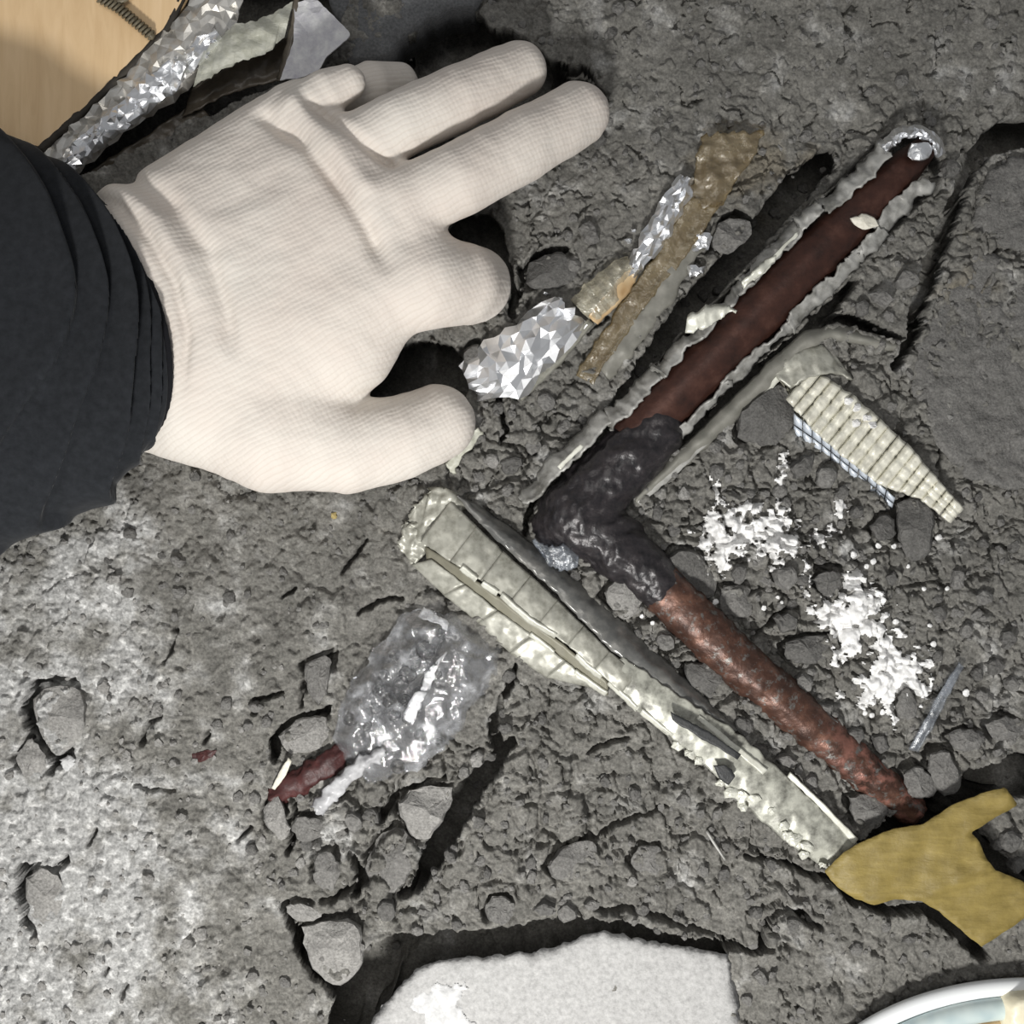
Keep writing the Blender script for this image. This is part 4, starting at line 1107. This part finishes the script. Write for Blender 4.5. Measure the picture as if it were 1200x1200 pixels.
def build_tape():
    root = thing('brown_tape', 790, 300, -4, 'long tan translucent tape strip lying between the silver foil and the insulation', 'tape')
    o = sheet('tape_head', [(822, 158, 8), (818, 180, 10), (812, 208, 10), (806, 240, 8)], [(896, 152, 6), (886, 180, 10), (866, 208, 12), (844, 244, 10)], 34, 24, M['tape_tan'], 2, lambda x, y, u, t: 4 * fbm(x, y, 22, 3, 121) + 4 * np.sin(np.pi * t), 3.5, 10, 36, root, ends=5)
    o = sheet('tape_tail', [(806, 232, 10), (768, 300, 9), (730, 352, 7), (690, 412, 3), (674, 438, 1)], [(848, 236, 10), (800, 304, 9), (756, 358, 8), (712, 424, 5), (694, 450, 2)], 70, 12, M['tape_tan'], 2, lambda x, y, u, t: 1.2 * np.sin(2.5 * np.pi * t) + 2 * fbm(x, y, 26, 3, 122), 3, 14, 37, root)
    return root
build_tape()
o = sheet('liner_strip', [(800, 270, 4), (770, 330, 6), (730, 390, 6), (702, 432, 2)], [(830, 280, 2), (796, 342, 5), (752, 402, 4), (716, 446, 0)], 50, 9, M['insul_dark'], 4, lambda x, y, u, t: 3 * np.sin(np.pi * t) + 3 * fbm(x, y, 22, 3, 123), 4, 16, 39)
set_props(o, 'grey plastic strip lying under the edge of the tan tape', 'plastic strip')
for k, (x, y, w, h_) in enumerate(((820, 284, 15, 9), (816, 318, 11, 6))):
    rs = np.random.RandomState(k + 60)
    o = sheet('foil_scrap', [(x - w, y - h_, gmax(x, y, 8) + 2), (x, y - h_ - 2, gmax(x, y, 8) + 5), (x + w, y - h_ + 1, gmax(x, y, 8) + 2)], [(x - w + 3, y + h_, gmax(x, y, 8) + 2), (x, y + h_, gmax(x, y, 8) + 5), (x + w - 5, y + h_ - 2, gmax(x, y, 8) + 2)], 14, 9, M['foil'], 2, crumple(20 + k, 2.2, 7, 9), 3, 7, 60 + k, smooth=False)
    set_props(o, ['tiny bright foil scrap between the tan tape and the dark gap', 'smaller dull foil scrap below the tiny bright one beside the tape'][k], 'foil scrap')

# ---------------------------------------------------------------- wooden board, threaded rod and foil in the upper left
o = poly_solid('wooden_board', [(-160, -160), (262, -160), (236, -60), (212, 2), (196, 30), (150, 78), (100, 124), (46, 172), (-10, 152), (-160, 110)], 26, 16, M['beech'], None, 40)
set_props(o, 'light beech wooden board in the upper left corner', 'board')
o = tube('board_edge', [(222, -30, 22), (208, 8, 22), (196, 34, 22), (150, 82, 22), (100, 128, 22), (44, 178, 22)], 5, M['edge_dark'], o, 10, noise=1.0, seed=2, n=40)  # dark brown strip along the board's edge
def build_rod():
    root = thing('threaded_rod', 150, 20, 30, 'thin bronze threaded rod lying across the wooden board', 'threaded rod')
    tube('rod_core', [(112, -6, 33), (140, 10, 33), (180, 44, 33)], 3.6, M['wire'], root, 12)
    Pth = resample([(118, -2, 33), (140, 10, 33), (178, 42, 33)], 240)
    t = np.arange(240) / 240 * 2 * math.pi * 15
    d = np.array([0.75, 0.66]); nn = np.array([-0.66, 0.75])
    hel = np.column_stack([Pth[:, 0] + nn[0] * 5.4 * np.cos(t), Pth[:, 1] + nn[1] * 5.4 * np.cos(t), 33 + 5.4 * np.sin(t)])
    tube('thread', hel, 1.7, M['wire'], root, 6)
    tube('rod_hook', [(112, -8, 33), (126, 4, 33), (146, 2, 33), (156, -12, 33)], 3, M['wire'], root, 10, n=24)
    return root
build_rod()

def build_corner_foil():
    root = thing('corner_foil', 200, 100, -30, 'crumpled silver foil strip running along the wooden board above the glove', 'foil')
    sheet('foil_sheet', [(46, 182, 20), (100, 134, 24), (150, 84, 26), (196, 34, 24), (222, 4, 20), (240, -24, 18)], [(78, 214, 6), (110, 186, 12), (170, 140, 18), (225, 102, 22), (268, 50, 20), (290, -20, 12)], 34, 9, M['foil_warm'], 2,
          lambda x, y, u, t: 12 * np.sin(np.pi * t), 4, 14, 41, root, smooth=False, jit=3, jz=3.2)
    sheet('foil_bright', [(58, 192, 28), (110, 146, 34), (160, 100, 40), (206, 66, 38), (250, 34, 34)], [(76, 212, 22), (120, 172, 30), (176, 130, 34), (218, 96, 34), (262, 48, 30)], 38, 7, M['foil'], 2,
          lambda x, y, u, t: 7 * np.sin(np.pi * t), 5, 12, 42, root, smooth=False, jit=2.2, jz=3.2)
    return root
build_corner_foil()
def build_corner_wrap():
    root = thing('plastic_wrap', 300, 60, -40, 'pale crinkled plastic wrap between the silver foil and the little finger', 'plastic wrap')
    sheet('pale_wrap', [(236, 66, 26), (272, 30, 34), (300, 24, 38), (330, 10, 36), (344, 2, 32)], [(226, 102, 30), (250, 86, 42), (276, 74, 46), (312, 62, 44), (332, 44, 40)], 44, 20, M['film_pale'], 2, lambda x, y, u, t: 6 * np.sin(np.pi * t) + crumple(15, 1.8, 8, 16)(x, y, u, t), 2.5, 10, 43, root, smooth=False)
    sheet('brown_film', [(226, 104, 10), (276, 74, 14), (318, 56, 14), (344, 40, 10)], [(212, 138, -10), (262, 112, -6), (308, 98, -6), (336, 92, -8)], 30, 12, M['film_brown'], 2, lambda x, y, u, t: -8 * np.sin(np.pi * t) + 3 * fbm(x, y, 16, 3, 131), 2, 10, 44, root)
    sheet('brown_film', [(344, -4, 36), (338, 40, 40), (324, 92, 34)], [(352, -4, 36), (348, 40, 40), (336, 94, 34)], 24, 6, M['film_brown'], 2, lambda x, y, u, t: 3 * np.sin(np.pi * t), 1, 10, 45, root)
    o = poly_solid('mottled_scrap', [(345, 4), (368, -4), (386, 14), (412, 40), (384, 66), (372, 84), (346, 92), (328, 94), (334, 76), (344, 50)], lambda x, y, d: 44 + 4 * fbm(x, y, 24, 3, 132) + 0.12 * (y - 40), 2, M['tag_blue'], root, 8, 1.2)
    return root
build_corner_wrap()
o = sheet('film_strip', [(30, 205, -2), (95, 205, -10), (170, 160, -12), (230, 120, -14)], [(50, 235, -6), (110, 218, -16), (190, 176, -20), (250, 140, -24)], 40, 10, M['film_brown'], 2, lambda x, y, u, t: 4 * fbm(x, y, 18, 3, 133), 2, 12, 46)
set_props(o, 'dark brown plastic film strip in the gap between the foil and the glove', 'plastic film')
o = poly_solid('grey_slab', [(372, -60), (640, -60), (565, -6), (558, 8), (524, 12), (503, 20), (486, 34), (470, 44), (458, 62), (440, 66), (404, 70), (412, 40), (388, 10)], lambda x, y, d: 6 + 1.5 * fbm(x, y, 40, 3, 134) + 0.4 * fbm(x, y, 8, 2, 135), 70, M['slab_blue'], None, 14, 2.2, 14, 5, True)
set_props(o, 'smooth blue-grey slab behind the fingers at the top edge', 'slab', None, 'thing')

# ---------------------------------------------------------------- yellow paper in the lower right
def build_paper():
    return poly_solid('yellow_paper', [(966, 1022), (988, 1000), (1012, 986), (1046, 972), (1082, 966), (1112, 946), (1150, 930), (1178, 923), (1193, 943), (1160, 962), (1138, 976), (1146, 984), (1154, 1002), (1166, 1020), (1186, 1027), (1216, 1042), (1216, 1066), (1186, 1086), (1150, 1110), (1124, 1088), (1100, 1068), (1080, 1056), (1048, 1054), (1024, 1061), (1000, 1052), (982, 1040)],
           lambda x, y, d: 30 + 9 * np.sin((x - 960) / 150) + 3 * fbm(x, y, 46, 2, 141) + 1.0 * fbm(x, y, 14, 2, 142) + 5 * np.exp(-(((x - 1085) * 0.5 + (y - 1050)) / 9) ** 2), 2.2, M['paper'], None, 7, 0.9, 12, 3, True)
set_props(build_paper(), 'torn yellow-brown paper tongue bridging the dark gap at lower right', 'paper')

# ---------------------------------------------------------------- pale screed block at the bottom edge
o = poly_solid('screed_block', [(425, 1290), (430, 1204), (456, 1170), (486, 1136), (520, 1124), (580, 1120), (640, 1112), (672, 1102), (690, 1093), (720, 1092), (742, 1098), (790, 1108), (852, 1116), (858, 1138), (864, 1160), (868, 1210), (870, 1290)],
               lambda x, y, d: 7 + 1.6 * fbm(x, y, 40, 3, 151) + 0.9 * fbm(x, y, 9, 3, 152) - 5 * np.exp(-d / 4.0), 70, M['screed'], None, 9, 3.2, 14, 7, True, dens=3, grow=-0.55)
set_props(o, 'pale speckled screed block at the bottom edge', 'block', None, 'thing')

# ---------------------------------------------------------------- crusts of white stuff that lie on the rubble
def crust(name, pts, mat, seed, amp, lo_=0.0, thick=9, st=1.7, sc=16, parent=None, lift=0.0, reach=18, zc=None):
    P = np.array(pts, float); x0, y0 = P.min(0) - 22; x1, y1 = P.max(0) + 22
    xs = np.arange(x0, x1, st); ys = np.arange(y0, y1, st)
    X, Y = np.meshgrid(xs, ys, indexing='ij')
    d = poly_sdf(X, Y, P)
    f = np.clip(-d / reach, -1.4, 1.0) + amp * fbm(X, Y, sc, 4, seed, 0.62) - lo_
    t = np.sqrt(np.clip(f, 0, 1.2)) * thick
    Zs = gz(X.ravel(), Y.ravel()).reshape(X.shape)
    if zc is not None: Zs = np.full(X.shape, float(zc))
    Zm = np.maximum(Zs, (np.roll(Zs, 1, 0) + np.roll(Zs, -1, 0) + np.roll(Zs, 1, 1) + np.roll(Zs, -1, 1)) / 4)
    top = np.where(f > 0, Zm + t + lift, Zs - 3)
    keep = f > -0.08
    cell = keep[:-1, :-1] & keep[1:, :-1] & keep[1:, 1:] & keep[:-1, 1:]
    N = X.size; Ix = np.arange(N).reshape(X.shape)
    a, b, c, d4 = Ix[:-1, :-1][cell], Ix[1:, :-1][cell], Ix[1:, 1:][cell], Ix[:-1, 1:][cell]
    F = np.stack([a, d4, c, b], 1)
    used = np.unique(F); mp_ = np.full(N, -1); mp_[used] = np.arange(len(used))
    V = np.stack([X.ravel() - 600, -(Y.ravel() - 600), top.ravel()], 1)[used] * S
    return obj(name, V, mp_[F], mat, parent, True)

def build_foam_a():
    root = thing('white_foam_patch', 875, 630, 0, 'cream white foam residue patch right of the black elbow', 'foam residue')
    crust('foam_crust', [(816, 612), (832, 598), (870, 590), (900, 590), (920, 606), (938, 622), (944, 642), (930, 656), (896, 660), (878, 652), (858, 662), (846, 678), (830, 668), (818, 648)], M['foam'], 31, 1.2, 0.18, 7, 1.5, 15, root)
    crust('foam_trail', [(912, 530), (922, 528), (920, 560), (914, 590), (922, 612), (908, 618), (906, 590), (910, 560)], M['foam'], 32, 0.9, 0.0, 5, 1.5, 10, root, reach=8)
    crust('foam_trail', [(830, 560), (842, 560), (846, 590), (832, 596)], M['foam'], 33, 1.1, 0.25, 5, 1.5, 9, root, reach=8)
    crust('foam_trail', [(934, 650), (946, 662), (956, 684), (946, 700), (936, 690), (942, 676)], M['foam'], 34, 1.1, 0.15, 5, 1.5, 9, root, reach=8)
    return root
build_foam_a()
def build_foam_b():
    root = thing('white_foam_patch', 1015, 750, 0, 'bright white foam residue patch above the scraped copper length', 'foam residue')
    crust('foam_crust', [(990, 676), (1002, 668), (1024, 688), (1034, 704), (1028, 730), (1012, 744), (1000, 770), (980, 768), (972, 744), (952, 726), (946, 712), (968, 700), (982, 700)], M['foam'], 35, 1.05, -0.1, 8, 1.5, 17, root, reach=15)
    crust('foam_crust', [(1030, 736), (1050, 740), (1054, 760), (1074, 770), (1086, 800), (1080, 826), (1066, 810), (1052, 818), (1046, 846), (1030, 830), (1010, 818), (1000, 800), (1018, 786), (1022, 760)], M['foam'], 36, 1.05, -0.1, 8, 1.5, 17, root, reach=15)
    crust('foam_trail', [(974, 806), (990, 812), (996, 824), (982, 824)], M['foam'], 37, 1.0, 0.1, 5, 1.5, 9, root, reach=8)
    crust('foam_trail', [(1068, 772), (1084, 768), (1096, 776), (1086, 784), (1072, 786)], M['foam'], 38, 1.0, 0.1, 5, 1.5, 9, root, reach=8)
    return root
build_foam_b()
o = crust('foam_scrap', [(972, 582), (984, 582), (990, 596), (986, 608), (972, 600)], M['foam'], 39, 0.8, 0.0, 7, 1.5, 10, reach=8)
set_props(o, 'small white foam scrap below the ribbed foil', 'foam residue')
o = crust('foam_scrap', [(944, 634), (958, 622), (978, 614), (982, 624), (966, 632), (950, 642)], M['foam'], 40, 0.9, 0.1, 6, 1.5, 10, reach=8)
set_props(o, 'thin white foam thread beside the cream foam patch', 'foam residue')
o = crust('plaster_smear', [(500, 1200), (486, 1178), (496, 1160), (520, 1150), (548, 1146), (552, 1156), (536, 1172), (556, 1196), (560, 1215), (500, 1215)], M['plaster'], 41, 0.75, 0.0, 3, 1.5, 26, lift=0.5, reach=10, zc=6.5)
set_props(o, 'white plaster smear on the corner of the pale screed block', 'plaster')

# ---------------------------------------------------------------- plastic bag lump with bubbles, red sheath and white strap
def build_bag():
    root = thing('plastic_bag', 480, 810, -4, 'clear bubbly plastic bag half buried in the rubble below the foil-faced strip', 'plastic bag')
    P = [(470, 722), (500, 714), (530, 720), (560, 736), (584, 760), (588, 786), (570, 812), (548, 846), (524, 880), (494, 902), (462, 916), (430, 912), (404, 890), (392, 860), (396, 826), (418, 790), (444, 752)]
    def zf(x, y, d):
        w = np.abs(fbm(x, y, 44, 4, 161)) * 16
        f1, f2, cid = worley(x + 6 * fbm(x, y, 20, 2, 162), y, 25, 44)
        w = w + 9 * (1 - f1 * 1.3) * cid
        return 2 + 30 * np.clip(1 - np.exp(-d / 34), 0, 1) + w * np.clip(d / 14, 0, 1) + crumple(21, 1.6, 8, 26)(x, y, 0, 0) * np.clip(d / 10, 0, 1)
    b = poly_solid('bag_film', P, zf, 3, M['bag'], root, 3.6, 7, 22, 9, True)
    rs = np.random.RandomState(11)
    spots = [(478, 790, 11), (498, 762, 12), (486, 776, 8), (470, 800, 9), (456, 820, 10), (474, 822, 9), (446, 808, 8), (490, 812, 7), (462, 838, 8), (410, 842, 9), (478, 842, 7), (500, 800, 7), (512, 790, 6), (440, 830, 7), (492, 862, 7), (466, 898, 9), (516, 870, 6), (462, 768, 7), (430, 850, 6), (450, 790, 6), (542, 866, 6), (516, 742, 6)]
    for k, (x, y, r) in enumerate(spots):
        bm = bmesh.new(); bmesh.ops.create_icosphere(bm, subdivisions=2, radius=r * S)
        me = bpy.data.meshes.new('bubble'); bm.to_mesh(me); bm.free()
        me.polygons.foreach_set('use_smooth', np.ones(len(me.polygons), bool)); me.materials.append(M['bubble'])
        o = bpy.data.objects.new('bubble', me); COL.objects.link(o); o.parent = root
        d = -poly_sdf(np.array([x * 1.0]), np.array([y * 1.0]), P)
        z = float(zf(np.array([x * 1.0]), np.array([y * 1.0]), d)[0])
        o.location = Vector(Wp([(x, y, z + r * 0.15)])[0]) - Vector(root.location); o.scale = (1, 1, 0.7)
    sheet('highlight_fold', [(506, 806, 46), (512, 780, 50), (526, 764, 48)], [(488, 818, 44), (498, 790, 50), (518, 770, 50)], 20, 8, M['bag_white'], 2, crumple(22, 1.5, 6, 12), 3, 9, 47, root)  # whitish folds put in where the bag catches highlights
    sheet('highlight_fold', [(490, 722, 26), (506, 728, 34), (522, 738, 36)], [(496, 712, 20), (512, 718, 28), (528, 730, 30)], 16, 8, M['bag_white'], 2, crumple(23, 1.2, 6, 12), 3, 9, 48, root)
    sheet('highlight_fold', [(482, 850, 44), (492, 828, 48), (500, 812, 48)], [(472, 842, 44), (480, 822, 48), (490, 808, 48)], 16, 6, M['bag_white'], 2, crumple(24, 1.0, 6, 12), 3, 9, 49, root)
    return root
build_bag()
o = sheet('white_strap', [(362, 944, 8), (392, 912, 16), (420, 886, 24), (448, 874, 28)], [(376, 956, 6), (402, 930, 14), (430, 902, 22), (456, 886, 28)], 40, 9, M['film_grey'], 3, lambda x, y, u, t: 4 * np.sin(np.pi * t) + 4 * fbm(x, y, 14, 3, 171), 4, 12, 50, ends=5)
set_props(o, 'white plastic strap sticking out of the clear bag', 'strap')
o = tube('red_cable', [(318, 938, -6), (340, 922, -1), (368, 906, 2), (392, 890, 3), (404, 876, -2)], [8, 13, 15, 14, 9], M['red'], None, 24, flat=0.55, n=40, noise=4.5, seed=9)
set_props(o, 'dark red cable stub showing beside the white strap', 'cable')
o = sheet('pale_sliver', [(318, 924, 4), (328, 904, 8), (338, 888, 10)], [(322, 926, 4), (334, 910, 8), (342, 892, 10)], 12, 4, M['bone'], 2, None, 0.8, 8, 51)
set_props(o, 'thin cream sliver standing left of the dark red cable', 'sliver')

# ---------------------------------------------------------------- odds and ends
o = sheet('cloudy_shard', [(1064, 878, 2), (1082, 846, 10), (1104, 806, 12), (1124, 776, 6)], [(1076, 882, 2), (1092, 856, 10), (1114, 812, 12), (1130, 782, 6)], 30, 7, M['shard'], 2, lambda x, y, u, t: 2 * np.sin(np.pi * t), 1.0, 14, 52)
set_props(o, 'cloudy bluish plastic shard right of the bright foam patch', 'shard')
o = tube('grey_wire', [(828, 974, gmax(828, 974) + 2), (838, 990, gmax(838, 990) + 3), (850, 1008, gmax(850, 1008) + 2)], 1.8, M['insul'], None, 8, n=14)
set_props(o, 'short thin grey wire below the foil-faced strip', 'wire')
o = rock('reddish_chip', [(222, 886), (236, 880), (256, 878), (250, 888), (232, 894)], gz1(238, 886), 4, M['red'], 71, n=14)
set_props(o, 'small dark red chip in the mortar left of the pale stone', 'chip')
o = rock('yellow_chip', [(386, 602), (394, 600), (396, 607), (388, 610)], gmax(391, 605, 3), 4, mat_simple('yellow_grit', (0.34, 0.26, 0.10), (0.45, 0.36, 0.16), 8), 72, n=10)
set_props(o, 'tiny yellow chip on the mortar just below the glove', 'chip')
o = sheet('torn_rag', [(522, 548, 12), (530, 530, 18), (544, 510, 22), (556, 500, 20)], [(532, 556, 10), (542, 536, 16), (556, 522, 18), (566, 506, 16)], 18, 8, M['film_pale'], 3, lambda x, y, u, t: 4 * fbm(x, y, 9, 3, 181), 3.5, 7, 53)
set_props(o, 'pale torn scrap hanging below the thumb tip', 'scrap')

def build_hose():
    root = thing('coiled_hose', 1160, 1190, 0, 'glossy white and pale blue hose coil in the bottom right corner', 'hose')
    def arc(r, z, a0=118, a1=40):
        return [(1205 + r * math.cos(math.radians(a)) * 1.55, 1330 - r * math.sin(math.radians(a)), z) for a in np.linspace(a0 + 30, a1, 22)]
    tube('hose_loop', arc(174, 26), 10, M['gloss_white'], root, 20, n=60)
    tube('hose_loop', arc(150, 34), 13, M['gloss_blue'], root, 20, n=60)
    tube('hose_loop', arc(128, 28), 11, M['gloss_amber'], root, 20, n=60)
    return root
build_hose()
o = poly_solid('cream_block', [(1184, 1180), (1194, 1172), (1240, 1168), (1240, 1240), (1184, 1240)], lambda x, y, d: 62 - 3 * np.exp(-d / 3), 60, M['cream'], None, 8, smooth=True)
set_props(o, 'cream plastic block inside the hose coil at the corner', 'block')

# ---------------------------------------------------------------- slabs and stones
def slab(pts, z, label, seed, mat='slab', thick=45, rag=3, name='mortar_slab', tx=0, ty=0):
    P = np.array(pts, float); c = P.mean(0)
    o = poly_solid(name, pts, lambda x, y, d: z + tx * (x - c[0]) + ty * (y - c[1]) + 4.5 * fbm(x, y, 50, 4, seed) + 2.0 * fbm(x, y, 12, 3, seed + 1) - 7 * np.exp(-(fbm(x, y, 80, 3, seed + 2) / 0.035) ** 2) * (fbm(x, y, 60, 2, seed + 3) > -0.1) - 6 * np.exp(-d / 4.5), thick, M[mat], None, 3.6, rag, 16, seed, True, dens=3, grow=-0.22)
    return set_props(o, label, 'slab', None, 'thing')
slab([(1090, 372), (1110, 322), (1130, 300), (1160, 296), (1215, 318), (1260, 330), (1260, 560), (1190, 575), (1130, 560), (1096, 520), (1070, 470), (1068, 424)], 7, 'large grey mortar slab at the right edge below the crack', 301)
slab([(1146, 230), (1160, 200), (1184, 186), (1260, 180), (1260, 312), (1200, 296), (1160, 284), (1134, 276)], 6, 'smaller grey mortar slab at the right edge above the large one', 303, 'slab', 40, 3)

BIG = []
for k, (pts, h_, mt, lb) in enumerate(STONES):
    P = np.array(pts, float); c = P.mean(0)
    o = rock('stone', pts, gz1(c[0], c[1], 8) - 1, h_ * 0.85, M[mt], 400 + k, n=24, smooth=True)
    set_props(o, lb, 'stone', 'stones and clods lying in the rubble')
    BIG.append((c[0], c[1], np.hypot(*(P - c).T).max()))

# smaller clods that belong to the broken floor
CLODS = [(560, 890, 11), (572, 886, 9), (452, 1066, 13), (415, 962, 14), (436, 955, 12), (386, 1020, 9), (638, 1062, 12), (666, 1068, 13), (693, 1060, 10), (886, 1068, 9), (865, 672, 12), (920, 678, 15), (780, 752, 13),
         (920, 730, 15), (1150, 815, 9), (690, 275, 14), (672, 312, 9), (880, 262, 10), (590, 416, 12), (610, 395, 10), (940, 545, 16), (968, 560, 14), (985, 578, 10), (1004, 600, 9), (600, 545, 14), (625, 520, 12), (576, 540, 10),
         (560, 560, 9), (596, 575, 9), (660, 500, 10), (640, 470, 12), (1100, 300, 9), (1112, 200, 12), (1060, 330, 14), (1030, 350, 13), (1010, 362, 10), (1040, 372, 9), (860, 745, 13), (885, 770, 12), (905, 790, 12), (940, 800, 13),
         (965, 830, 12), (1000, 860, 13), (1030, 870, 12), (760, 790, 10), (785, 800, 9), (870, 850, 13), (890, 880, 12), (920, 890, 11), (950, 915, 10), (1010, 905, 10), (300, 935, 9), (290, 910, 8), (360, 990, 9), (352, 1010, 8), (400, 975, 9),
         (545, 905, 9), (1130, 955, 9), (1180, 985, 14), (1190, 1010, 11), (1170, 990, 8), (810, 735, 9), (700, 740, 8), (716, 745, 8), (300, 828, 9), (255, 850, 8), (185, 832, 9), (1165, 780, 12), (1185, 800, 10), (1180, 750, 12), (1150, 700, 12), (1120, 680, 12), (1100, 720, 10), (1130, 740, 10), (840, 555, 10), (800, 580, 9), (770, 600, 10), (790, 620, 9)]
rs = np.random.RandomState(77)
def blocked(x, y, r):
    for pts in NOGO:
        if poly_sdf(np.array([x]), np.array([y]), pts)[0] < r: return True
    for (a, b, c) in BIG:
        if math.hypot(x - a, y - b) < c + r * 0.6: return True
    return False
NOGO = [[(90, 225), (330, 100), (640, 50), (720, 110), (510, 280), (600, 300), (600, 380), (430, 440), (560, 460), (550, 520), (370, 585), (150, 515)], [(0, 150), (95, 225), (200, 390), (150, 520), (0, 640)], [(-50, -50), (420, -50), (420, 60), (60, 220), (-50, 170)],
        [(620, 620), (1000, 170), (1110, 150), (1110, 200), (770, 560), (1060, 900), (1050, 950), (760, 720), (690, 670)], [(470, 620), (540, 580), (1010, 985), (965, 1025), (620, 790), (470, 660)], [(540, 430), (810, 150), (900, 150), (690, 450), (600, 470)],
        [(905, 430), (960, 400), (1130, 600), (1050, 600), (930, 515)], [(390, 730), (500, 710), (590, 760), (560, 850), (470, 920), (380, 960), (360, 930)], [(960, 1025), (1010, 980), (1190, 915), (1215, 1040), (1150, 1115)], [(420, 1210), (480, 1130), (690, 1085), (860, 1110), (870, 1210)],
        [(1130, 190), (1220, 130), (1220, 570), (1130, 570), (1050, 440)], [(1000, 1210), (1140, 1130), (1220, 1130), (1220, 1210)], [(820, 600), (900, 585), (945, 640), (840, 680)], [(950, 710), (1000, 665), (1090, 800), (1040, 850)], [(370, -60), (640, -60), (560, 10), (400, 70)]]
for _ in range(4000):
    if len(CLODS) >= 250: break
    x, y = rs.uniform(5, 1195, 2)
    w = 0.10 + 0.9 * math.exp(-(((x - 900) / 200) ** 2 + ((y - 720) / 210) ** 2)) + 0.8 * math.exp(-(((x - 430) / 110) ** 2 + ((y - 1000) / 100) ** 2)) + 0.35 * math.exp(-(((x - 760) / 230) ** 2 + ((y - 1010) / 80) ** 2))
    r = rs.uniform(5.5, 9.5)
    if rs.rand() < w and not blocked(x, y, r + 1) and all(math.hypot(x - a, y - b) > r + c * 0.8 for a, b, c in CLODS):
        CLODS.append((x, y, r))
shapes = []
for k in range(14):
    a = np.sort(rs.uniform(0, 2 * math.pi, 8)); rr = rs.uniform(0.75, 1.15, 8) * 10
    e = rs.uniform(0.65, 1.0)
    a = np.linspace(0, 2 * math.pi, 9)[:-1] + rs.uniform(-.25, .25, 8)
    o = rock('clod', np.stack([600 + rr * np.cos(a), 600 + e * rr * np.sin(a)], 1), 0, 7.5, None, 700 + k, n=12)
    shapes.append(o.data); bpy.data.objects.remove(o)
for i, (x, y, r) in enumerate(CLODS):
    if i < 78 and any(math.hypot(x - a, y - b) < c * 0.7 for a, b, c in BIG): continue
    me_ = shapes[i % 14]
    o = bpy.data.objects.new('clod', me_); COL.objects.link(o); o.parent = floor
    z = gz1(x, y, r * .6)
    o.location = ((x - 600) * (1 - z / H) * S, -(y - 600) * (1 - z / H) * S, (z - 5.5) * S)
    o.rotation_euler = (rs.uniform(-.15, .15), rs.uniform(-.15, .15), rs.uniform(0, 6.28))
    s_ = r / 10.0; o.scale = (s_, s_, s_ * rs.uniform(.9, 1.2))
    if not me_.materials: me_.materials.append(M['stone'])
    if not me_.get('done'):
        me_['done'] = 1
    o.material_slots[0].link = 'OBJECT'
    dust = math.exp(-(((x - 30) / 230) ** 2 + ((y - 1080) / 330) ** 2))
    o.material_slots[0].material = M['stone_pale'] if (dust > 0.35 or rs.rand() < 0.06) else (M['stone_dark'] if rs.rand() < 0.45 else M['stone'])

# white grains scattered from the foam
rs = np.random.RandomState(5)
GR = [(1110, 690), (1090, 733), (1094, 755), (1064, 664), (1030, 640), (1048, 640), (1100, 630), (1082, 690), (1132, 812), (838, 706), (846, 720), (895, 712), (916, 706), (965, 640), (975, 740), (1024, 658), (1016, 664), (1050, 728), (870, 668), (912, 700), (1000, 650), (1090, 775), (1014, 836), (1022, 838), (1034, 834), (752, 722), (765, 730)]
for k, (x, y) in enumerate(GR):
    r = rs.uniform(2.6, 4.6); a = np.linspace(0, 6.28, 7)[:-1]; rr = r * rs.uniform(.7, 1.3, 6)
    o = rock('foam_grain', np.stack([x + rr * np.cos(a), y + rr * np.sin(a)], 1), gmax(x, y, 3) - 1, 4, M['foam'], 900 + k, n=8, smooth=True, rag=.2)
    set_props(o, 'tiny white foam grain scattered near the foam patches', 'grain', 'foam grains round the foam patches')

# crumbs nobody could count
N = 5200
x = rs.uniform(-20, 1220, N); y = rs.uniform(-20, 1220, N)
den = 0.35 + 0.5 * (fbm(x, y, 90, 3, 91) > 0) + 0.4 * np.exp(-(((x - 900) / 260) ** 2 + ((y - 760) / 260) ** 2))
ok = rs.rand(N) < den
for pts in NOGO[:3] + NOGO[4:9] + NOGO[9:10]:
    ok &= poly_sdf(x, y, pts) > 2
x, y = x[ok], y[ok]; r = rs.gamma(2.2, 0.85, len(x)) + 1.1; r = np.minimum(r, 5)
z = gz(x, y)
ico = bmesh.new(); bmesh.ops.create_icosphere(ico, subdivisions=1, radius=1.0)
iv = np.array([v.co[:] for v in ico.verts]); if_ = np.array([[v.index for v in f.verts] for f in ico.faces]); ico.free()
nv = len(iv)
P = iv[None] * (rs.uniform(.65, 1.25, (len(x), nv, 1)) * r[:, None, None] * np.array([1.0, 1.0, .75]))
an = rs.uniform(0, 6.28, len(x)); ca_, sa = np.cos(an)[:, None], np.sin(an)[:, None]
Q = np.stack([P[..., 0] * ca_ * 1.2 - P[..., 1] * sa, P[..., 0] * sa * 1.2 + P[..., 1] * ca_, P[..., 2]], -1)
Q = Q + np.stack([x - 600, -(y - 600), z + r * .3], -1)[:, None, :]
Fc = (if_[None] + (np.arange(len(x)) * nv)[:, None, None]).reshape(-1, 3)
me = mesh_from('mortar_crumbs', Q.reshape(-1, 3) * S, Fc, M['stone'], False)
me.materials.append(M['stone_pale'])
pale = np.repeat((np.exp(-(((x - 30) / 260) ** 2 + ((y - 1050) / 350) ** 2)) + rs.uniform(-.3, .3, len(x)) > 0.35).astype(np.int32), len(if_))
me.polygons.foreach_set('material_index', pale)
o = bpy.data.objects.new('mortar_crumbs', me); COL.objects.link(o); o.parent = floor; o['kind'] = 'stuff'
